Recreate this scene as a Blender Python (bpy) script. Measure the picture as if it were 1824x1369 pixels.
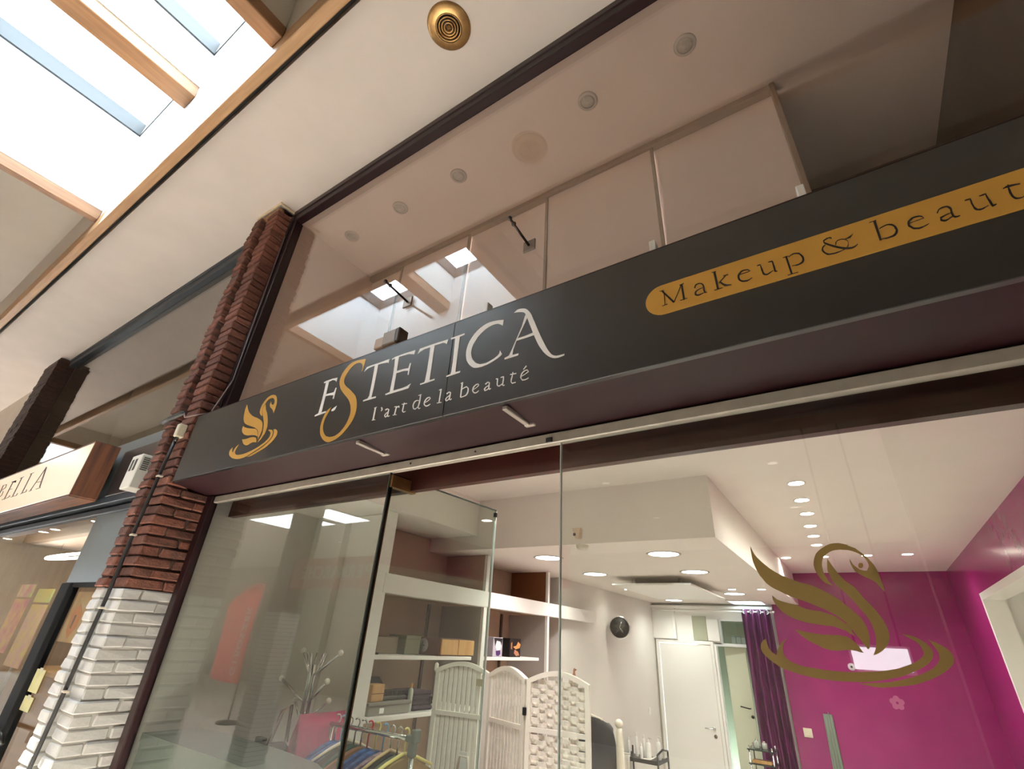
import bpy, bmesh, math, random
from mathutils import Vector, Matrix, Quaternion
random.seed(7)
scene = bpy.context.scene
COL = scene.collection
for o in list(bpy.data.objects):
    bpy.data.objects.remove(o)

# ---------------------------------------------------------------- camera
def camera_rotation(yaw, pitch, roll):
    f = Vector((math.sin(yaw)*math.cos(pitch), math.cos(yaw)*math.cos(pitch), math.sin(pitch)))
    r = f.cross(Vector((0, 0, 1))).normalized(); u = r.cross(f)
    r2 = r*math.cos(roll) + u*math.sin(roll); u2 = -r*math.sin(roll) + u*math.cos(roll)
    return Matrix((r2, u2, -f)).transposed()
cam_data = bpy.data.cameras.new('camera')
cam_data.sensor_fit = 'HORIZONTAL'; cam_data.sensor_width = 36.0
cam_data.lens = 846.0/1824.0*36.0; cam_data.clip_start = 0.02; cam_data.clip_end = 200
cam = bpy.data.objects.new('camera', cam_data); COL.objects.link(cam)
cam.matrix_world = Matrix.Translation((0, 0, 2.0)) @ camera_rotation(-0.609, 0.4926, 0.0645).to_4x4()
scene.camera = cam

# ---------------------------------------------------------------- sky, sun, exposure
SKY_STRENGTH = 13.0
SUN_STRENGTH = 80.0
EXPOSURE = 1.05
LAMP_TONE = (1.0, 0.945, 0.89)
world = bpy.data.worlds.new('sky'); scene.world = world; world.use_nodes = True
wb = world.node_tree.nodes['Background']
wb.inputs[0].default_value = (0.74, 0.88, 1.0, 1); wb.inputs[1].default_value = SKY_STRENGTH
sun_data = bpy.data.lights.new('sun', 'SUN'); sun_data.energy = SUN_STRENGTH; sun_data.angle = 0.02
sun_data.color = (1.0, 0.93, 0.84)
sun = bpy.data.objects.new('sun', sun_data); COL.objects.link(sun); sun.location = (-6, -3, 12)
sun.rotation_euler = Vector((0.14, 0.196, -1.0)).to_track_quat('-Z', 'Y').to_euler()
scene.view_settings.view_transform = 'Standard'
try: scene.view_settings.look = 'None'
except Exception: pass
scene.view_settings.gamma = 1.0
scene.view_settings.use_curve_mapping = False
scene.view_settings.exposure = EXPOSURE
scene.cycles.use_denoising = True
scene.cycles.max_bounces = 10; scene.cycles.diffuse_bounces = 6; scene.cycles.glossy_bounces = 5
scene.cycles.transparent_max_bounces = 24; scene.cycles.sample_clamp_indirect = 6.0
scene.cycles.caustics_reflective = False; scene.cycles.caustics_refractive = False
def portal(loc, rot, sx, sy):
    d = bpy.data.lights.new('sky_portal', 'AREA'); d.shape = 'RECTANGLE'; d.size = sx; d.size_y = sy
    d.cycles.is_portal = True
    o = bpy.data.objects.new('sky_portal', d); COL.objects.link(o); o.location = loc; o.rotation_euler = rot
for k in (0, 1, -1):
    for cx in (-4.88, -3.21):
        portal((cx - 12.6*k, -0.30, 6.93), (0, 0, 0), 1.46, 1.46)

# ---------------------------------------------------------------- materials
def lin(c):
    if isinstance(c, str):
        c = [int(c[i:i+2], 16)/255 for i in (0, 2, 4)]
        return tuple(((v+0.055)/1.055)**2.4 if v > 0.04045 else v/12.92 for v in c)
    return tuple(c)
MATS = {}
def M(name, color, rough=0.6, metal=0.0, vary=0.0, scale=8.0, bump=0.0, bscale=60.0, emit=None, estr=0.0, spec=0.5,
      objrand=0.0, stretch=None, color2=None, sheen=0.0):
    if name in MATS: return MATS[name]
    m = bpy.data.materials.new(name); m.use_nodes = True
    nt = m.node_tree; N = nt.nodes; L = nt.links; b = N['Principled BSDF']
    c = lin(color)
    b.inputs['Roughness'].default_value = rough; b.inputs['Metallic'].default_value = metal
    b.inputs['Specular IOR Level'].default_value = spec
    b.inputs['Base Color'].default_value = (*c, 1)
    if sheen: b.inputs['Sheen Weight'].default_value = sheen
    if emit is not None:
        b.inputs['Emission Color'].default_value = (*lin(emit), 1); b.inputs['Emission Strength'].default_value = estr
    if vary or bump or color2 is not None:
        tc = N.new('ShaderNodeTexCoord'); mp = N.new('ShaderNodeMapping')
        L.new(tc.outputs['Object'], mp.inputs[0])
        if stretch: mp.inputs['Scale'].default_value = stretch
    if vary or color2 is not None:
        nz = N.new('ShaderNodeTexNoise'); nz.inputs['Scale'].default_value = scale; nz.inputs['Detail'].default_value = 5
        L.new(mp.outputs[0], nz.inputs['Vector'])
        rp = N.new('ShaderNodeValToRGB'); L.new(nz.outputs['Fac'], rp.inputs[0])
        c2 = lin(color2) if color2 is not None else tuple(min(1, v*(1+vary)) for v in c)
        c1 = c if color2 is not None else tuple(v*(1-vary) for v in c)
        rp.color_ramp.elements[0].position = 0.35; rp.color_ramp.elements[1].position = 0.65
        rp.color_ramp.elements[0].color = (*c1, 1); rp.color_ramp.elements[1].color = (*c2, 1)
        out = rp.outputs[0]
        if objrand:
            oi = N.new('ShaderNodeObjectInfo'); hs = N.new('ShaderNodeHueSaturation')
            mr = N.new('ShaderNodeMapRange'); mr.inputs[3].default_value = 1-objrand; mr.inputs[4].default_value = 1+objrand
            L.new(oi.outputs['Random'], mr.inputs[0]); L.new(mr.outputs[0], hs.inputs['Value']); L.new(out, hs.inputs['Color'])
            out = hs.outputs[0]
        L.new(out, b.inputs['Base Color'])
    if bump:
        bz = N.new('ShaderNodeTexNoise'); bz.inputs['Scale'].default_value = bscale; bz.inputs['Detail'].default_value = 4
        L.new(mp.outputs[0], bz.inputs['Vector'])
        bp = N.new('ShaderNodeBump'); bp.inputs['Strength'].default_value = bump; bp.inputs['Distance'].default_value = 0.01
        L.new(bz.outputs['Fac'], bp.inputs['Height']); L.new(bp.outputs[0], b.inputs['Normal'])
    MATS[name] = m
    return m
def glass(name, tint=(0.93, 0.96, 0.94), f0=0.045, rough=0.0):
    if name in MATS: return MATS[name]
    m = bpy.data.materials.new(name); m.use_nodes = True
    nt = m.node_tree; N = nt.nodes; L = nt.links
    for n in list(N): N.remove(n)
    out = N.new('ShaderNodeOutputMaterial'); mix = N.new('ShaderNodeMixShader')
    tr = N.new('ShaderNodeBsdfTransparent'); tr.inputs[0].default_value = (*tint, 1)
    gl = N.new('ShaderNodeBsdfGlossy'); gl.inputs['Roughness'].default_value = rough
    lw = N.new('ShaderNodeLayerWeight'); lw.inputs[0].default_value = 0.5
    pw = N.new('ShaderNodeMath'); pw.operation = 'POWER'; pw.inputs[1].default_value = 5.0
    ma = N.new('ShaderNodeMath'); ma.operation = 'MULTIPLY_ADD'; ma.inputs[1].default_value = 1-f0; ma.inputs[2].default_value = f0
    L.new(lw.outputs['Facing'], pw.inputs[0]); L.new(pw.outputs[0], ma.inputs[0]); L.new(ma.outputs[0], mix.inputs[0])
    L.new(tr.outputs[0], mix.inputs[1]); L.new(gl.outputs[0], mix.inputs[2]); L.new(mix.outputs[0], out.inputs[0])
    MATS[name] = m
    return m
def wood(name, c1, c2, axis='x', rough=0.55, scale=3.0):
    st = {'x': (0.6, 9, 9), 'y': (9, 0.6, 9), 'z': (9, 9, 0.6)}[axis]
    return M(name, c1, rough, color2=c2, scale=scale, stretch=st, bump=0.12, bscale=12)

# ---------------------------------------------------------------- mesh building
class MB:
    def __init__(s): s.v = []; s.f = []; s.sm = []
    def add(s, vs, fs, smooth=False):
        n = len(s.v); s.v += [tuple(p) for p in vs]; s.f += [tuple(i+n for i in f) for f in fs]; s.sm += [smooth]*len(fs); return s
    def box(s, x0, x1, y0, y1, z0, z1):
        s.add([(x0,y0,z0),(x1,y0,z0),(x1,y1,z0),(x0,y1,z0),(x0,y0,z1),(x1,y0,z1),(x1,y1,z1),(x0,y1,z1)],
              [(0,3,2,1),(4,5,6,7),(0,1,5,4),(1,2,6,5),(2,3,7,6),(3,0,4,7)]); return s
    def bbox(s, x0, x1, y0, y1, z0, z1, b=0.004):
        b = min(b, (x1-x0)*.45, (y1-y0)*.45, (z1-z0)*.45)
        bm = bmesh.new(); bmesh.ops.create_cube(bm, size=1.0)
        for v in bm.verts: v.co = Vector(((x0+x1)/2+v.co.x*(x1-x0), (y0+y1)/2+v.co.y*(y1-y0), (z0+z1)/2+v.co.z*(z1-z0)))
        bmesh.ops.bevel(bm, geom=list(bm.edges), offset=b, segments=1, affect='EDGES')
        bm.verts.index_update(); s.add([v.co[:] for v in bm.verts], [[v.index for v in f.verts] for f in bm.faces]); bm.free(); return s
    def tube(s, pts, r, seg=8, cap=True):
        pts = [Vector(p) for p in pts]; rr = r if hasattr(r, '__len__') else [r]*len(pts)
        up = Vector((0, 0, 1)); vs = []; fs = []; prev = None
        for i, p in enumerate(pts):
            t = (pts[min(i+1, len(pts)-1)] - pts[max(i-1, 0)]).normalized()
            if prev is None:
                a = t.cross(up)
                if a.length < 1e-3: a = t.cross(Vector((1, 0, 0)))
                a.normalize()
            else:
                a = prev - t*prev.dot(t); a.normalize()
            prev = a; b = t.cross(a)
            for k in range(seg):
                an = 2*math.pi*k/seg; vs.append(p + (a*math.cos(an)+b*math.sin(an))*rr[i])
        for i in range(len(pts)-1):
            for k in range(seg):
                k2 = (k+1) % seg; fs.append((i*seg+k, i*seg+k2, (i+1)*seg+k2, (i+1)*seg+k))
        if cap:
            fs.append(tuple(range(seg))[::-1]); fs.append(tuple(range((len(pts)-1)*seg, len(pts)*seg)))
        return s.add(vs, fs, True)
    def lathe(s, prof, c, seg=20, axis='z'):
        vs = []; fs = []; n = len(prof)
        for k in range(seg):
            a = 2*math.pi*k/seg
            for r, h in prof:
                u, w = r*math.cos(a), r*math.sin(a)
                p = {'z': (u, w, h), 'y': (u, h, w), 'x': (h, u, w)}[axis]
                vs.append((c[0]+p[0], c[1]+p[1], c[2]+p[2]))
        for k in range(seg):
            k2 = (k+1) % seg
            for i in range(n-1): fs.append((k*n+i, k2*n+i, k2*n+i+1, k*n+i+1))
        return s.add(vs, fs, True)
    def ball(s, c, r, seg=12):
        return s.lathe([(max(1e-4, r*math.sin(math.pi*i/8)), r*math.cos(math.pi*i/8)) for i in range(9)], c, seg)
    def prism(s, poly, fn, t):
        """poly: 2-D outline, fn(u, v, d) -> 3-D point, extruded to depth t"""
        n = len(poly)
        s.add([fn(u, v, 0) for u, v in poly] + [fn(u, v, t) for u, v in poly],
              [tuple(range(n)), tuple(range(2*n-1, n-1, -1))] + [(i, i+n, (i+1) % n+n, (i+1) % n) for i in range(n)]); return s
    def grid(s, fn, nu, nv, smooth=True):
        vs = [fn(i/nu, j/nv) for j in range(nv+1) for i in range(nu+1)]
        fs = [(j*(nu+1)+i, j*(nu+1)+i+1, (j+1)*(nu+1)+i+1, (j+1)*(nu+1)+i) for j in range(nv) for i in range(nu)]
        return s.add(vs, fs, smooth)
    def mesh(s, name, origin=(0, 0, 0)):
        me = bpy.data.meshes.new(name); o = origin
        me.from_pydata([(x-o[0], y-o[1], z-o[2]) for x, y, z in s.v], [], s.f)
        for p, sm in zip(me.polygons, s.sm): p.use_smooth = sm
        me.update(); return me
def world_loc(o):
    v = Vector(o.location)
    while o.parent: o = o.parent; v += Vector(o.location)
    return v
def tag(o, label=None, cat=None, group=None, kind=None):
    if label: o['label'] = label
    if cat: o['category'] = cat
    if group: o['group'] = group
    if kind: o['kind'] = kind
    return o
def fix_normals(me):
    bm = bmesh.new(); bm.from_mesh(me); bmesh.ops.recalc_face_normals(bm, faces=list(bm.faces)); bm.to_mesh(me); bm.free()
def part(name, mb, mat, parent, label=None, kind=None, solid=0.0):
    me = mb.mesh(name, world_loc(parent)); me.materials.append(mat); fix_normals(me)
    o = bpy.data.objects.new(name, me); COL.objects.link(o); o.parent = parent
    if solid:
        md = o.modifiers.new('thickness', 'SOLIDIFY'); md.thickness = solid; md.offset = 0
    return tag(o, label, None, None, kind)
def thing(name, loc, label, cat, group=None):
    o = bpy.data.objects.new(name, None); COL.objects.link(o); o.location = loc; o.empty_display_size = 0.05
    return tag(o, label, cat, group)
def single(name, mb, mat, label, cat, group=None, solid=0.0):
    xs = [p[0] for p in mb.v]; ys = [p[1] for p in mb.v]; zs = [p[2] for p in mb.v]
    c = ((min(xs)+max(xs))/2, (min(ys)+max(ys))/2, min(zs))
    me = mb.mesh(name, c); me.materials.append(mat); fix_normals(me)
    o = bpy.data.objects.new(name, me); COL.objects.link(o); o.location = c
    if solid:
        md = o.modifiers.new('thickness', 'SOLIDIFY'); md.thickness = solid; md.offset = 0
    return tag(o, label, cat, group)
def struct(name, mb, mat, solid=0.0):
    o = single(name, mb, mat, None, None, None, solid); o['kind'] = 'structure'; return o
def sroot(name, loc):
    o = bpy.data.objects.new(name, None); COL.objects.link(o); o.location = loc; o['kind'] = 'structure'; return o
def copy_tree(o, parent=None):
    c = o.copy(); COL.objects.link(c); c.parent = parent
    for ch in list(o.children): copy_tree(ch, c)
    return c
def place(mesh, name, loc, parent, mat=None):
    o = bpy.data.objects.new(name, mesh); COL.objects.link(o); o.parent = parent
    o.location = Vector(loc) - world_loc(parent); return o
def text_mesh(txt, size, extrude=0.002, bold=0.0):
    cu = bpy.data.curves.new('lettering', 'FONT'); cu.body = txt; cu.size = size; cu.extrude = extrude; cu.offset = bold
    cu.align_x = 'CENTER'; cu.align_y = 'CENTER'
    ob = bpy.data.objects.new('lettering', cu); COL.objects.link(ob)
    dg = bpy.context.evaluated_depsgraph_get(); me = bpy.data.meshes.new_from_object(ob.evaluated_get(dg))
    bpy.data.objects.remove(ob); bpy.data.curves.remove(cu); return me

# palette
SOFFIT = M('soffit_paint', 'E8DFD6', 0.7, vary=0.03, scale=2)
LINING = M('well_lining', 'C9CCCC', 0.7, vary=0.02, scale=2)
TIMBER = wood('timber_beam', '9C7850', 'B59068', 'x')
TIMBER_Y = wood('timber_rafter', '73502F', '87623F', 'y')
BURG = M('burgundy_paint', '1C080B', 0.45, vary=0.12, scale=5, spec=0.3)
BURG_IN = M('burgundy_board', '35160F', 0.35, vary=0.1, scale=3)
NAVY = M('slate_blue_paint', '1B232A', 0.55, vary=0.1, scale=5)
GLASS = glass('clear_glass', (0.93, 0.96, 0.94), 0.06)
GLASS_UP = glass('transom_glass', (0.985, 0.965, 0.95), 0.065)
GLASS_GR = glass('green_edge_glass', (0.86, 0.92, 0.88), 0.05)
BRICK = M('red_brick', '4C2C21', 0.85, color2='693E2F', scale=20, bump=0.5, bscale=90, objrand=0.32)
BRICKW = M('white_painted_brick', 'CFCFCA', 0.6, color2='D8D8D3', scale=14, bump=0.22, bscale=45, objrand=0.03)
MORTAR = M('dark_mortar', '45342C', 0.95, vary=0.2, scale=30)
MORTARW = M('white_painted_mortar', 'B4B3AC', 0.8, vary=0.05, scale=30)
CEILIN = M('shop_ceiling_paint', 'E4DDD5', 0.75, vary=0.02, scale=2)
WALLIN = M('shop_wall_paint', 'D6D3CB', 0.7, vary=0.03, scale=2)
WHITE = M('white_laminate', 'E6E3DC', 0.35, vary=0.02, scale=4)
WHITEP = M('white_gloss_paint', 'E9E8E2', 0.3)
MAGENTA = M('magenta_gloss_paint', '8C1864', 0.22, color2='96206A', scale=3, bump=0.05, bscale=15)
BROWNB = M('brown_back_panel', 'B69D88', 0.6, color2='AC927C', scale=3)
CHROME = M('chrome', 'D8D8D8', 0.14, 1.0)
BRASS = M('brass', '96774B', 0.38, 0.85, vary=0.15, scale=20)
ALU = M('aluminium', 'B9B5AC', 0.4, 0.7, vary=0.05, scale=12)
BLACKM = M('black_metal', '141414', 0.4, 0.2)
BLACKP = M('black_plastic', '1B1B1C', 0.5)
GOLDVINYL = M('gold_vinyl', 'C99A45', 0.35, 0.25)
WHITEVINYL = M('white_vinyl', 'EFEDE8', 0.4)
SWAN_SIGN = [[(-5828,6404),(-5800,6370),(-5774,6340),(-5752,6314),(-5728,6292),(-5704,6270),(-5672,6250),(-5630,6222),(-5580,6196),(-5526,6172),(-5470,6152),(-5418,6128),(-5374,6106),(-5342,6086),(-5316,6066),(-5296,6042),(-5280,6016),(-5268,5988),(-5260,5962),(-5258,5938),(-5260,5918),(-5264,5900),(-5270,5882),(-5274,5858),(-5278,5834),(-5286,5854),(-5296,5876),(-5306,5898),(-5318,5922),(-5334,5948),(-5354,5972),(-5378,5988),(-5406,6002),(-5438,6018),(-5478,6034),(-5530,6052),(-5584,6072),(-5636,6090),(-5680,6110),(-5714,6128),(-5740,6148),(-5764,6174),(-5786,6202),(-5800,6236),(-5812,6270),(-5820,6300),(-5826,6328),(-5828,6352),(-5826,6372),(-5826,6388)],[(-5728,6094),(-5706,6080),(-5682,6068),(-5646,6056),(-5604,6042),(-5556,6030),(-5506,6020),(-5462,6010),(-5424,6002),(-5396,5990),(-5372,5974),(-5352,5954),(-5336,5932),(-5322,5908),(-5312,5886),(-5342,5900),(-5374,5912),(-5412,5920),(-5454,5928),(-5500,5934),(-5546,5940),(-5584,5950),(-5618,5960),(-5652,5976),(-5682,5994),(-5704,6014),(-5720,6034),(-5730,6054),(-5732,6070),(-5732,6082)],[(-5642,5906),(-5610,5900),(-5580,5896),(-5550,5896),(-5520,5896),(-5492,5898),(-5462,5900),(-5430,5898),(-5398,5894),(-5370,5886),(-5342,5876),(-5324,5860),(-5310,5842),(-5302,5828),(-5298,5812),(-5330,5820),(-5362,5826),(-5386,5826),(-5406,5824),(-5428,5818),(-5448,5812),(-5470,5808),(-5494,5808),(-5522,5814),(-5552,5826),(-5578,5842),(-5602,5860),(-5622,5882)],[(-5374,6308),(-5360,6286),(-5346,6264),(-5334,6244),(-5322,6226),(-5302,6206),(-5280,6184),(-5258,6154),(-5236,6122),(-5216,6090),(-5198,6058),(-5182,6024),(-5170,5994),(-5164,5968),(-5166,5944),(-5168,5918),(-5174,5896),(-5186,5880),(-5198,5866),(-5210,5848),(-5226,5832),(-5244,5820),(-5264,5808),(-5258,5822),(-5250,5836),(-5238,5856),(-5228,5878),(-5224,5900),(-5224,5926),(-5232,5954),(-5242,5986),(-5256,6022),(-5274,6058),(-5298,6092),(-5322,6126),(-5346,6156),(-5368,6186),(-5384,6216),(-5394,6244),(-5396,6266),(-5390,6282),(-5384,6296)],[(-5378,6158),(-5396,6172),(-5414,6184),(-5430,6200),(-5444,6218),(-5450,6240),(-5454,6264),(-5452,6288),(-5448,6310),(-5438,6332),(-5422,6354),(-5404,6374),(-5382,6392),(-5358,6404),(-5332,6410),(-5304,6414),(-5274,6412),(-5246,6406),(-5220,6396),(-5194,6380),(-5172,6358),(-5154,6334),(-5142,6310),(-5130,6286),(-5122,6262),(-5118,6238),(-5118,6216),(-5116,6192),(-5118,6172),(-5122,6156),(-5124,6140),(-5138,6160),(-5152,6178),(-5170,6194),(-5188,6208),(-5208,6220),(-5228,6232),(-5248,6250),(-5264,6270),(-5268,6284),(-5268,6296),(-5266,6310),(-5264,6322),(-5252,6304),(-5240,6286),(-5224,6274),(-5208,6264),(-5194,6264),(-5184,6266),(-5180,6280),(-5180,6296),(-5186,6314),(-5198,6330),(-5214,6346),(-5234,6358),(-5256,6366),(-5276,6370),(-5300,6372),(-5324,6370),(-5344,6364),(-5362,6352),(-5376,6334),(-5388,6312),(-5398,6292),(-5402,6268),(-5398,6242),(-5390,6214),(-5376,6186),(-5366,6164),(-5370,6160)],[(-5676,5846),(-5688,5824),(-5698,5804),(-5704,5786),(-5708,5770),(-5706,5756),(-5698,5742),(-5682,5730),(-5664,5718),(-5634,5712),(-5602,5706),(-5566,5704),(-5528,5702),(-5488,5702),(-5444,5704),(-5396,5710),(-5346,5716),(-5294,5726),(-5242,5738),(-5198,5750),(-5156,5766),(-5116,5780),(-5084,5798),(-5060,5814),(-5046,5832),(-5042,5852),(-5044,5874),(-5054,5888),(-5070,5902),(-5096,5916),(-5124,5930),(-5098,5930),(-5072,5926),(-5050,5920),(-5030,5908),(-5014,5896),(-5004,5880),(-4998,5862),(-4998,5844),(-5002,5828),(-5014,5812),(-5034,5794),(-5062,5776),(-5094,5760),(-5134,5744),(-5180,5728),(-5228,5712),(-5274,5700),(-5318,5688),(-5358,5676),(-5400,5666),(-5448,5658),(-5498,5654),(-5546,5652),(-5596,5656),(-5646,5664),(-5694,5676),(-5738,5690),(-5776,5708),(-5806,5726),(-5828,5744),(-5840,5766),(-5846,5786),(-5840,5802),(-5830,5814),(-5818,5822),(-5804,5830),(-5800,5812),(-5794,5794),(-5780,5774),(-5762,5756),(-5758,5774),(-5752,5790),(-5740,5808),(-5724,5826),(-5702,5838)],[(-5012,5916),(-4996,5916),(-4978,5916),(-4956,5904),(-4934,5892),(-4918,5876),(-4910,5860),(-4906,5842),(-4910,5822),(-4924,5804),(-4944,5784),(-4970,5766),(-5002,5746),(-5038,5726),(-5080,5708),(-5128,5696),(-5180,5684),(-5232,5670),(-5278,5658),(-5306,5652),(-5332,5650),(-5360,5650),(-5390,5652),(-5370,5654),(-5348,5658),(-5316,5668),(-5278,5678),(-5234,5690),(-5190,5702),(-5146,5716),(-5104,5732),(-5064,5752),(-5028,5774),(-5000,5796),(-4984,5818),(-4978,5840),(-4978,5862),(-4982,5876),(-4988,5890),(-4998,5904)]]
BIG = [('E','w',[[(-4248,6322),(-4196,6318),(-4190,6232),(-4184,6066),(-4182,5960),(-4232,5940),(-4232,5996),(-4232,6118),(-4236,6218)],[(-4288,6338),(-4244,6344),(-4144,6344),(-4060,6336),(-4064,6286),(-4086,6308),(-4138,6328),(-4200,6320),(-4240,6320),(-4282,6324)],[(-4200,6168),(-4112,6164),(-4058,6162),(-4046,6214),(-4028,6206),(-4030,6120),(-4028,6080),(-4050,6082),(-4052,6126),(-4116,6140),(-4200,6148)],[(-4286,5944),(-4226,5956),(-4180,5956),(-4108,5956),(-4108,5940),(-4196,5934),(-4284,5930)],[(-4018,5952),(-3986,5968),(-3946,5982),(-3960,5942),(-3984,5932),(-4014,5934)]]),('S','g',[[(-3654,6452),(-3654,6432),(-3656,6410),(-3656,6382),(-3660,6354),(-3662,6330),(-3666,6306),(-3672,6310),(-3678,6314),(-3676,6334),(-3674,6354),(-3682,6376),(-3692,6396),(-3708,6412),(-3728,6424),(-3750,6432),(-3774,6436),(-3800,6436),(-3826,6430),(-3850,6416),(-3872,6400),(-3892,6376),(-3910,6350),(-3924,6326),(-3932,6302),(-3934,6278),(-3930,6252),(-3916,6228),(-3892,6202),(-3860,6176),(-3820,6148),(-3784,6120),(-3750,6092),(-3714,6062),(-3684,6034),(-3662,6002),(-3644,5970),(-3630,5934),(-3620,5898),(-3616,5860),(-3618,5822),(-3626,5788),(-3640,5754),(-3662,5722),(-3690,5690),(-3720,5662),(-3752,5638),(-3786,5618),(-3822,5602),(-3862,5592),(-3900,5588),(-3932,5586),(-3966,5594),(-4000,5610),(-4034,5632),(-4066,5660),(-4094,5690),(-4114,5722),(-4126,5756),(-4134,5792),(-4136,5828),(-4132,5862),(-4124,5894),(-4112,5926),(-4096,5952),(-4068,5970),(-4036,5984),(-4040,5966),(-4048,5946),(-4064,5918),(-4082,5886),(-4092,5854),(-4094,5820),(-4092,5788),(-4082,5756),(-4060,5720),(-4032,5688),(-4006,5666),(-3976,5652),(-3938,5640),(-3896,5636),(-3856,5638),(-3818,5650),(-3786,5666),(-3760,5690),(-3736,5716),(-3718,5748),(-3706,5784),(-3698,5824),(-3698,5858),(-3706,5892),(-3724,5936),(-3750,5978),(-3776,6010),(-3806,6038),(-3842,6070),(-3880,6102),(-3920,6140),(-3956,6176),(-3978,6212),(-3996,6244),(-4004,6270),(-4008,6296),(-4006,6328),(-3996,6362),(-3978,6390),(-3954,6418),(-3930,6440),(-3902,6458),(-3868,6468),(-3830,6472),(-3786,6472),(-3742,6466),(-3698,6460)]]),('T','w',[[(-3634,6294),(-3608,6340),(-3548,6344),(-3436,6342),(-3282,6346),(-3286,6296),(-3306,6312),(-3392,6322),(-3436,6324),(-3492,6328),(-3562,6324),(-3600,6314)],[(-3488,6332),(-3438,6330),(-3432,6236),(-3428,6064),(-3432,5958),(-3368,5956),(-3366,5940),(-3544,5940),(-3544,5954),(-3486,5958),(-3468,5984),(-3474,6138),(-3482,6274)]]),('E','w',[[(-3248,6336),(-3204,6346),(-3080,6348),(-2938,6344),(-2946,6296),(-2964,6308),(-3022,6326),(-3146,6332),(-3230,6326),(-3244,6324)],[(-3206,6340),(-3150,6336),(-3146,6252),(-3142,6144),(-3138,6002),(-3138,5954),(-3182,5948),(-3184,6020),(-3184,6142),(-3192,6240)],[(-3146,6172),(-3056,6170),(-2990,6162),(-2980,6214),(-2964,6208),(-2968,6140),(-2970,6086),(-2984,6090),(-2986,6134),(-3050,6148),(-3146,6148)],[(-3240,5950),(-3184,5958),(-3140,5962),(-3028,5960),(-2966,5966),(-2920,5984),(-2942,5940),(-3024,5938),(-3134,5938),(-3236,5938)]]),('T','w',[[(-2900,6290),(-2880,6342),(-2814,6342),(-2702,6342),(-2534,6338),(-2546,6288),(-2562,6304),(-2594,6320),(-2688,6322),(-2746,6320),(-2824,6320),(-2872,6306)],[(-2748,6328),(-2694,6324),(-2694,6222),(-2690,6054),(-2690,5958),(-2630,5958),(-2630,5944),(-2798,5938),(-2800,5950),(-2750,5952),(-2744,5974),(-2740,6068),(-2742,6224)]]),('I','w',[[(-2506,6340),(-2458,6340),(-2350,6342),(-2348,6328),(-2400,6322),(-2442,6324),(-2502,6324)],[(-2454,6338),(-2400,6330),(-2400,6236),(-2400,6078),(-2398,5962),(-2346,5960),(-2348,5946),(-2496,5940),(-2496,5952),(-2452,5956),(-2446,5976),(-2444,6080),(-2450,6240)]]),('C','w',[[(-1936,6342),(-1938,6312),(-1942,6284),(-1946,6288),(-1952,6294),(-1964,6304),(-1980,6314),(-1996,6322),(-2016,6326),(-2046,6328),(-2078,6324),(-2106,6314),(-2136,6298),(-2166,6278),(-2194,6254),(-2216,6222),(-2236,6190),(-2246,6162),(-2250,6136),(-2250,6108),(-2244,6082),(-2236,6058),(-2224,6036),(-2206,6014),(-2188,5994),(-2166,5980),(-2142,5968),(-2114,5964),(-2082,5962),(-2054,5966),(-2026,5974),(-2002,5982),(-1982,5992),(-1966,6002),(-1954,6014),(-1950,6028),(-1948,6044),(-1938,6024),(-1926,6004),(-1932,5996),(-1942,5988),(-1960,5978),(-1984,5968),(-2012,5958),(-2040,5950),(-2070,5944),(-2098,5942),(-2128,5940),(-2158,5942),(-2184,5946),(-2208,5954),(-2232,5972),(-2254,5994),(-2274,6020),(-2290,6048),(-2298,6076),(-2304,6104),(-2306,6140),(-2302,6176),(-2294,6208),(-2280,6240),(-2260,6270),(-2236,6298),(-2208,6322),(-2178,6340),(-2146,6354),(-2112,6364),(-2078,6366),(-2044,6364),(-2016,6360),(-1990,6356),(-1962,6348)]]),('A','w',[[(-1834,6378),(-1820,6388),(-1806,6396),(-1786,6398),(-1766,6394),(-1744,6388),(-1724,6378),(-1706,6362),(-1690,6342),(-1676,6320),(-1662,6292),(-1648,6254),(-1630,6212),(-1610,6158),(-1588,6102),(-1566,6048),(-1544,5998),(-1524,5954),(-1506,5918),(-1490,5892),(-1476,5872),(-1462,5858),(-1446,5848),(-1428,5842),(-1408,5840),(-1388,5840),(-1366,5840),(-1366,5834),(-1368,5828),(-1384,5826),(-1402,5824),(-1424,5824),(-1446,5828),(-1466,5836),(-1486,5848),(-1502,5862),(-1520,5880),(-1542,5908),(-1562,5940),(-1582,5974),(-1602,6016),(-1622,6064),(-1642,6114),(-1660,6164),(-1678,6210),(-1692,6250),(-1704,6282),(-1714,6306),(-1722,6324),(-1730,6338),(-1740,6348),(-1756,6356),(-1774,6364),(-1792,6370),(-1810,6374),(-1822,6376)],[(-1722,6316),(-1700,6284),(-1742,6194),(-1792,6092),(-1818,6016),(-1824,5964),(-1766,5962),(-1770,5946),(-1896,5944),(-1898,5956),(-1856,5968),(-1832,6016),(-1794,6108),(-1750,6212)],[(-1796,6108),(-1716,6108),(-1640,6116),(-1632,6090),(-1710,6088),(-1792,6088)]])]
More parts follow.
